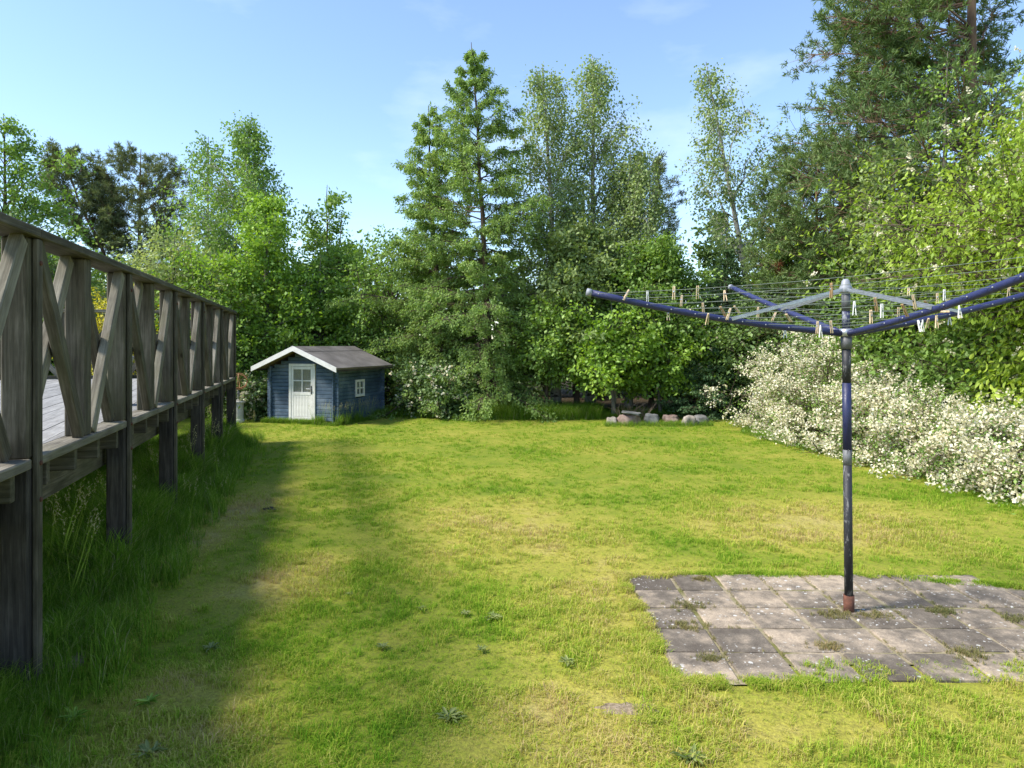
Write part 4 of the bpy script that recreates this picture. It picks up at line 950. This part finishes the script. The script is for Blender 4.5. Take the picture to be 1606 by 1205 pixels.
# --- white flowering hedge, bush by bush
hedge = [(6.05, 13.8, 1.5, .75, 'furthest white flowering bush at the left end of the hedge'),
         (5.30, 12.6, 2.05, 1.0, 'tallest white flowering bush left of the dryer pole'),
         (5.25, 11.3, 1.85, 1.0, 'white flowering bush directly behind the dryer pole'),
         (5.4, 10.1, 1.3, .9, 'white flowering bush just right of the dryer pole'),
         (5.50, 9.1, 1.1, .82, 'lower white flowering bush in the middle of the hedge'),
         (5.65, 8.2, 1.0, .8, 'white flowering bush with a dark gap beneath near the right'),
         (5.62, 7.3, 1.02, .8, 'nearest white flowering bush cut by the right edge'),
         (5.75, 6.3, .85, .8, 'white flowering bush just outside the right edge')]
for i, (bx_, Y, H, r_, lab) in enumerate(hedge):
    grow('spiraea_bush', lab, 'flowering bush', (bx_, Y, 0), H, [(.02, r_ * .85), (.35, r_), (.75, r_ * .8), (1, r_ * .35)], 'bush', LF['mid'], BK['brown'], 70 + i,
         group='white flowering bushes along the right of the lawn', dens=.62, t0=.02, over=dict(limbs=105, ln=.040, wd=.024, sp=.07, spz=.05, el=(5, 62), droop=.35), multi=4,
         blossom=('cluster', 6.6, M['petal'], 'dense small white flowers'), trunk_r=.015)
# --- the wood further back that closes the gaps
for i, px in enumerate(range(-160, 1700, 118)):
    Y = 21.5 + (i % 3) * 1.2; top = [395, 420, 380, 405][i % 4] if px < 1100 else 330
    side_ = ['beyond the left edge', 'behind the first deck posts', 'behind the deck railing', 'below the distant pines', 'behind the open birch', 'behind the pointed birch', 'behind the oak',
             'behind the short larch', 'behind the tall larch', 'behind the paired birches', 'behind the low birch', 'behind the blue green spruce', 'behind the slender birch', 'left of the great pine', 'behind the great pine', 'beyond the right edge'][i]
    grow('woodland_tree', 'dark background tree at the back of the wood ' + side_, 'tree', P_(px, Y), hgt(top, Y), [(.03, 1.5), (.5, 1.75), (.85, 1.1), (1, .3)], 'broad', LF['dark' if i % 2 else 'mid'], BK['brown'], 100 + i, group='trees at the back of the wood',
         dens=.5, t0=.03, leafscale=1.9, lmul=.8)

# ------------------------------------------------------------ grass: scattered tufts (uncountable, so one object each)
def blade_tuft(nb_, rad, hmin, hmax, wd, seed, bendy=.5, seg=2, dry=.1):
    g = np.random.default_rng(seed); V, Fc, T = [], [], []
    for i in range(nb_):
        a = g.uniform(0, 6.283); r_ = rad * math.sqrt(g.uniform()); x, y = r_ * math.cos(a), r_ * math.sin(a); h = g.uniform(hmin, hmax); b = g.uniform(0, 6.283)
        lean_ = h * bendy * g.uniform(.2, 1.2); dx, dy = math.cos(b) * lean_, math.sin(b) * lean_; sx, sy = -math.sin(b) * wd / 2, math.cos(b) * wd / 2
        o = len(V); V += [(x - sx, y - sy, -.004), (x + sx, y + sy, -.004), (x + dx * .35 + sx * .8, y + dy * .35 + sy * .8, h * .6), (x + dx * .35 - sx * .8, y + dy * .35 - sy * .8, h * .6), (x + dx, y + dy, h * (1 - .25 * bendy))]
        Fc += [(o, o + 1, o + 2, o + 3), (o + 3, o + 2, o + 4)]; t = g.uniform(); T += [t, t]
    me = bpy.data.meshes.new('tuft'); me.from_pydata(V, [], Fc); at = me.attributes.new('tint', 'FLOAT', 'FACE'); at.data.foreach_set('value', T); me.update(); return me
def seedy_tuft(seed, h=.6):
    g = np.random.default_rng(seed); P, Dn, Nn, Ln, Wn, T = [], [], [], [], [], []
    for i in range(4):
        b = g.uniform(0, 6.283); lean_ = g.uniform(.1, .35); hh = h * g.uniform(.7, 1.1); d = np.array([math.cos(b) * lean_, math.sin(b) * lean_, 1.]) ; base = np.array([g.normal(0, .03), g.normal(0, .03), 0])
        P.append(base); Dn.append(d); Nn.append([math.sin(b), -math.cos(b), .1]); Ln.append(hh); Wn.append(.005); T.append(.85)
        tip = base + unit(d) * hh * .8
        for k in range(14):
            P.append(tip + unit(d) * k * .009 + g.normal(0, .006, 3)); Dn.append(unit(d) + g.normal(0, .5, 3)); Nn.append(g.normal(0, 1, 3)); Ln.append(.02); Wn.append(.006); T.append(1.)
    return leaf_mesh(np.array(P), np.array(Dn, float), np.array(Nn, float), np.array(Ln), np.array(Wn), np.array(T))
def scatter(name, label, cat, pts, protos, mat):
    """pts: (x, y, z, scale, variant) rows; geometry nodes put the tufts there"""
    pts = np.asarray(pts, float); n = len(pts)
    for k, me in enumerate(protos):
        if not me.materials: me.materials.append(mat)
    ob = [bpy.data.objects.new('tuft', me) for me in protos]
    me = bpy.data.meshes.new(name); me.vertices.add(n); me.vertices.foreach_set('co', pts[:, :3].reshape(-1).astype(np.float32))
    g = np.random.default_rng(n)
    for an, dt, arr in (('scl', 'FLOAT', pts[:, 3]), ('rot', 'FLOAT', g.uniform(0, 6.283, n))):
        at = me.attributes.new(an, dt, 'POINT'); at.data.foreach_set('value', arr.astype(np.float32))
    at = me.attributes.new('var', 'INT', 'POINT'); at.data.foreach_set('value', pts[:, 4].astype(np.int32))
    ng = bpy.data.node_groups.new(name, 'GeometryNodeTree'); ng.interface.new_socket('Geometry', in_out='INPUT', socket_type='NodeSocketGeometry'); ng.interface.new_socket('Geometry', in_out='OUTPUT', socket_type='NodeSocketGeometry')
    N_ = ng.nodes.new; I, O_ = N_('NodeGroupInput'), N_('NodeGroupOutput'); ip = N_('GeometryNodeInstanceOnPoints'); jn = N_('GeometryNodeJoinGeometry')
    for o in reversed(ob):
        oi = N_('GeometryNodeObjectInfo'); oi.inputs['Object'].default_value = o; oi.inputs['As Instance'].default_value = True; ng.links.new(oi.outputs['Geometry'], jn.inputs[0])
    def attr(nm, typ):
        a = N_('GeometryNodeInputNamedAttribute'); a.data_type = typ; a.inputs['Name'].default_value = nm; return a.outputs['Attribute']
    cx = N_('ShaderNodeCombineXYZ'); ng.links.new(attr('rot', 'FLOAT'), cx.inputs[2])
    ng.links.new(I.outputs[0], ip.inputs['Points']); ng.links.new(jn.outputs[0], ip.inputs['Instance']); ip.inputs['Pick Instance'].default_value = True
    ng.links.new(attr('var', 'INT'), ip.inputs['Instance Index']); ng.links.new(cx.outputs[0], ip.inputs['Rotation']); ng.links.new(attr('scl', 'FLOAT'), ip.inputs['Scale']); ng.links.new(ip.outputs[0], O_.inputs[0])
    o = obj(name, me, mat, None, kind='stuff'); tag(o, label, cat); md = o.modifiers.new('scatter', 'NODES'); md.node_group = ng; return o
def nz_(x, y, s, k=0): return mnoise.noise(Vector((x * s, y * s, k)))
def deck_side(x, y):                                                       # metres inside (+) or outside (-) the deck's outer line
    return (Vector((x, y, 0)) - O).dot(N)
def in_shed(x, y):
    v = Matrix.Rotation(-SH, 2) @ Vector((x + 3.52, y - 13.63)); return -W_ - .05 < v.x < .05 and -.04 < v.y < D_ + .05
def hedge_x(y): return np.interp(y, [5.5, 6.7, 7.5, 8.2, 9.0, 9.9, 11, 12.4, 13.9, 15.5], [5.1, 5.05, 5.0, 5.0, 4.85, 4.65, 4.4, 4.25, 5.0, 4.9])
bare = [(.52, 3.02, .22, .10), (-2.28, 3.46, .13, .13), (-2.45, 6.6, .07, .04)]
def is_bare(x, y):
    for bx, by, rx, ry in bare:
        d = ((x - bx) / rx) ** 2 + ((y - by) / ry) ** 2
        if d < 1 + .8 * nz_(x, y, 14): return True
    return False
rg = random.Random(77); pts = []
y = 2.2
while y < 16.4:
    step = .030 + .0075 * (y - 2.2); half = y * .78 + .3; x = -half
    while x < half:
        px_, py_ = x + rg.uniform(-.5, .5) * step * 1.4, y + rg.uniform(-.5, .5) * step * 1.4
        x += step
        if in_patio(px_, py_, -.012) or in_shed(px_, py_) or (is_bare(px_, py_) and rg.random() > .3) or px_ > hedge_x(py_) + .7: continue
        if deck_side(px_, py_) > 1.2: continue
        hn = .62 + .45 * nz_(px_, py_, 1.3) + .45 * nz_(px_, py_, 5, 3)
        if hn < .38: hn = .38
        if hn < .58 and rg.random() < .5: continue
        sc = hn * (1.0 + .035 * (py_ - 2)) * rg.uniform(.8, 1.2)
        onp = X0 - .02 < px_ < 4.95 and 3.2 < py_ < 4.75
        if onp and nz_(px_, py_, 6, 2) < -.25: continue
        pts.append((px_, py_, .006 if onp else -.004, sc, rg.randrange(5)))
    y += step * .9
for i in range(2600):
    e_ = rg.random()
    if e_ < .35: x, y = X0 + rg.gauss(-.03, .022), rg.uniform(3.15, 4.75)
    elif e_ < .6: x, y = rg.uniform(.75, 1.45), Y0 + rg.gauss(-.02, .02)
    else: x = rg.uniform(.8, 4.8); y = 4.69 - max(0, x - 2.4) * .28 + .06 * nz_(x * 3, 4.5 * 3, 1, 5) + rg.gauss(.05, .025)
    if nz_(x, y, 7, 1) > -.2: pts.append((x, y, .004, rg.uniform(.4, .9), rg.randrange(5)))
for i in range(5200):                                                      # longer clumps the mower missed
    y = 2.3 + 5.5 * rg.random() ** 1.4; x = rg.uniform(-.8 * y, .8 * y)
    if in_patio(x, y, .14) or deck_side(x, y) > 0 or x > hedge_x(y) or nz_(x, y, 2.2, 7) < .02: continue
    pts.append((x, y, 0, rg.uniform(.8, 1.35), rg.randrange(5)))
protos = [blade_tuft(24, .036, .014, .046, .0036, s, 1.0) for s in range(5)]
scatter('lawn_grass', 'short patchy lawn grass, green and yellow with moss, covering the garden', 'grass', pts, protos, M['grass'])
n_lawn = len(pts)
# longer grass: under and along the deck, the lawn's far edge, the playhouse walls, the hedge foot
pts, seeds = [], []
for i in range(15000):
    y = rg.uniform(2.0, 11.6); s = rg.uniform(-.42, 1.6); p = O - D * ((O.y - y) / D.y) + N * s
    if p.y < 2: continue
    keep = 1 if s > .05 else math.exp(s * 6.5)
    if rg.random() > keep * (.9 if s < .9 else .35): continue
    h = (.8 + .5 * nz_(p.x, p.y, 1.8)) * (1.25 if 0 < s < .6 else .85 if s > .6 else .75) * min(1, .45 + .11 * p.y)
    pts.append((p.x, p.y, -.01, h, rg.randrange(5)))
    if rg.random() < .010 and s < .5 and p.y > 3.9: seeds.append((p.x, p.y, 0, rg.uniform(.7, 1.15), rg.randrange(3)))
for i in range(7000):
    px = rg.uniform(560, 1240); yy = 14.75 + .25 * math.sin(px * .013) + rg.uniform(0, 1.4) ** 1.3; p = put(px, yy)
    w_ = 1.0 if 700 < px < 940 else .55
    if rg.random() > .45 + .55 * w_: continue
    pts.append((p.x, p.y, 0, w_ * rg.uniform(.6, 1.1), rg.randrange(5)))
for i in range(900):                                                       # round the playhouse
    v = Matrix.Rotation(SH, 2) @ Vector((rg.uniform(.03, .2), rg.uniform(-.1, 2.0)) if rg.random() < .6 else (rg.uniform(-.42, .15), rg.uniform(-.2, -.03)))
    if rg.random() < .55: continue
    pts.append((v.x - 3.52, v.y + 13.63, 0, rg.uniform(.25, .8) * (.4 + .6 * (nz_(v.x, v.y, 4) > 0)), rg.randrange(5)))
    if rg.random() < .06: seeds.append((v.x - 3.52, v.y + 13.63, 0, rg.uniform(.6, .85), rg.randrange(3)))
for i in range(420):
    p = put(rg.uniform(948, 1118), rg.uniform(13.35, 13.75)); pts.append((p.x, p.y, 0, rg.uniform(.15, .4), rg.randrange(5)))
for i in range(500):
    v = Matrix.Rotation(SH, 2) @ Vector((rg.uniform(-1.7, -.4), rg.uniform(-.12, -.03))); pts.append((v.x - 3.52, v.y + 13.63, 0, rg.uniform(.2, .45), rg.randrange(5)))
for i in range(3200):
    y = rg.uniform(5.5, 14.5); x = hedge_x(y) - .12 + rg.uniform(0, .5); pts.append((x, y, 0, rg.uniform(.12, .32), rg.randrange(5)))
protos = [blade_tuft(22, .05, .16, .42, .0055, 50 + s, .7, dry=.1) for s in range(5)]
scatter('tall_grass', 'long unmown grass under the deck, along the tree line and round the playhouse', 'grass', pts, protos, M['tallgrass'])
scatter('grass_seedheads', 'pale flowering grass stalks rising from the long grass by the deck posts', 'grass', seeds, [seedy_tuft(90 + s) for s in range(3)], M['tallgrass'])
# little tufts in and over the patio joints
pts = []
for i in range(1500):
    j = rg.random()
    if j < .38: x = X0 + S * rg.randrange(0, 14) + rg.gauss(0, .006); y = rg.uniform(3.3, 4.7)
    elif j < .5: x = rg.uniform(.8, 4.8); y = Y0 + S * rg.randrange(1, 5) + rg.gauss(0, .006)
    else:
        cx_, cy_, sp_ = rg.choice([(1.07, 4.15, .06), (.98, 3.85, .05), (1.0, 3.45, .03), (1.66, 3.60, .035), (1.90, 4.02, .05), (2.12, 4.0, .05), (2.55, 4.05, .04), (2.95, 3.95, .05), (2.35, 3.5, .05), (2.85, 3.5, .05), (1.28, 4.62, .03)])
        x, y = rg.gauss(cx_, sp_), rg.gauss(cy_, sp_ * .7)
    if not in_patio(x, y, .02): continue
    if j < .5 and nz_(x, y, 3, 9) < -.05: continue
    pts.append((x, y, .012, rg.uniform(.3, .6) if j < .5 else rg.uniform(.35, .85), rg.randrange(3)))
scatter('joint_weeds', 'small dry grass tufts growing out of the patio joints', 'grass', pts, [blade_tuft(14, .018, .012, .04, .003, 70 + s, .9) for s in range(3)], M['dryweed'])

# broad-leaved weeds in the lawn, one by one
def rosette(px, py, r_, n, mat, label, seed, cat='weed'):
    Y = 1.6 * F / (py - CY); g = np.random.default_rng(seed); a = np.arange(n) * 2.4 + g.uniform(0, .5, n); el = g.uniform(.08, .5, n); r_ = r_ * .75
    d = np.stack([np.cos(a) * np.cos(el), np.sin(a) * np.cos(el), np.sin(el)], 1); nn = np.stack([-np.cos(a) * np.sin(el), -np.sin(a) * np.sin(el), np.cos(el)], 1)
    me = leaf_mesh(np.stack([g.normal(0, r_ * .12, n), g.normal(0, r_ * .12, n), np.full(n, .012)], 1), d, nn, r_ * g.uniform(.6, 1.1, n), r_ * .24, g.uniform(0, 1, n), fold=True)
    o = thing('lawn_weed', label, cat, put(px, Y), 0, 'broad leaved weeds in the lawn'); obj('foliage', me, mat, o)
LF['weed'] = m_leaf('grey_green_weed_leaves', (.055, .09, .018), (.095, .14, .028), (.15, .19, .05), .35, .03)
for i, a in enumerate([(706, 1130, .10, 18, 'largest grey green weed rosette low in the middle of the lawn'), (888, 1042, .085, 14, 'weed rosette left of the near patio corner'), (775, 972, .09, 16, 'wide weed rosette in the centre of the lawn'),
                       (600, 1018, .07, 12, 'faint weed rosette left of the centre of the lawn'), (660, 958, .055, 10, 'small weed rosette just left of the wide central one'), (755, 1022, .06, 11, 'small weed rosette below the wide central one'),
                       (548, 935, .05, 10, 'small dark weed in the shaded lawn left of centre'), (232, 1105, .09, 14, 'bright weed rosette at the lower left near the first post'), (115, 1130, .10, 14, 'weed rosette right below the hole by the first post'),
                       (235, 1185, .10, 16, 'weed rosette at the bottom left edge of the picture'), (330, 1020, .08, 12, 'weed rosette right of the tall grass by the deck'), (1085, 1195, .11, 18, 'grey green weed at the bottom edge below the patio corner'),
                       (730, 965, .06, 10, 'pale weed touching the left side of the wide central one'), (20, 1125, .14, 18, 'large leafy weed at the foot of the first deck post')]):
    rosette(a[0], a[1], a[2] * .85, a[3] + 8, LF['weed'] if i not in (7, 8, 13) else LF['fresh'], a[4], 200 + i)
# bare sandy patches
def patch(px, py, sx, sy, label, mat, seed):
    Y = 1.6 * F / (py - CY); bm = bmesh.new(); c = bm.verts.new((0, 0, .006)); ring_ = []
    for k in range(36):
        a = k * math.pi / 18; q_ = .8 + .6 * nz_(math.cos(a) * 1.5, math.sin(a) * 1.5, 1.6, seed); ring_.append(bm.verts.new((math.cos(a) * sx * q_, math.sin(a) * sy * q_, -.012)))
    inner = [bm.verts.new((v.co.x * .6, v.co.y * .6, .004 + .003 * rg.random())) for v in ring_]
    for k in range(36):
        bm.faces.new((ring_[k], ring_[(k + 1) % 36], inner[(k + 1) % 36], inner[k])); bm.faces.new((inner[k], inner[(k + 1) % 36], c))
    o = obj('bare_patch', bm_mesh(bm, smooth=True), mat, None, put(px, Y)); o['kind'] = 'structure'; return o
M['earth'] = m_stone('sandy_earth', (.17, .125, .07), (.44, .35, .25), 45)
patch(985, 1111, .19, .07, '', M['earth'], 1)
cl = put(427, 1.6 * F / (801 - CY)); bm = bmesh.new()
for i in range(9):
    q = box(rg.uniform(.02, .06), rg.uniform(.015, .03), rg.uniform(.006, .015), .002); me_ = bm_mesh(q); me_.transform(Matrix.Translation((rg.gauss(0, .035), rg.gauss(0, .02), rg.uniform(.01, .03))) @ Matrix.Rotation(rg.uniform(0, 3), 4, 'Z') @ Matrix.Rotation(rg.uniform(-.5, .5), 4, 'X')); bm.from_mesh(me_)
o = obj('bark_scraps', bm_mesh(bm), M['post_wood'], None, cl); tag(o, 'small heap of dark bark scraps lying on the lawn near the deck', 'bark scraps')
# burrow beside the first post
hp = put(86, 3.42)
hole = thing('burrow', 'small burrow with a rim of pale earth beside the first deck post', 'burrow', hp)
bm = lathe_bm([(.14, -.005), (.10, .025), (.055, .032), (.042, .01), (.038, -.004)], 22)
for v in bm.verts: v.co += Vector((nz_(v.co.x * 30, v.co.y * 30, 1) * .008, nz_(v.co.x * 30, v.co.y * 30, 1, 4) * .008, nz_(v.co.x * 40, v.co.y * 40, 1, 2) * .008))
obj('rim', bm_mesh(bm, smooth=True), M['earth'], hole)
obj('hole_shade', bm_mesh(lathe_bm([(.044, .009), (.03, .011)], 16)), M['post_wood'], hole)  # dark disc painted as the shade inside the hole
open('/tmp/tris.txt','w').write(str((tri_total,n_lawn)))
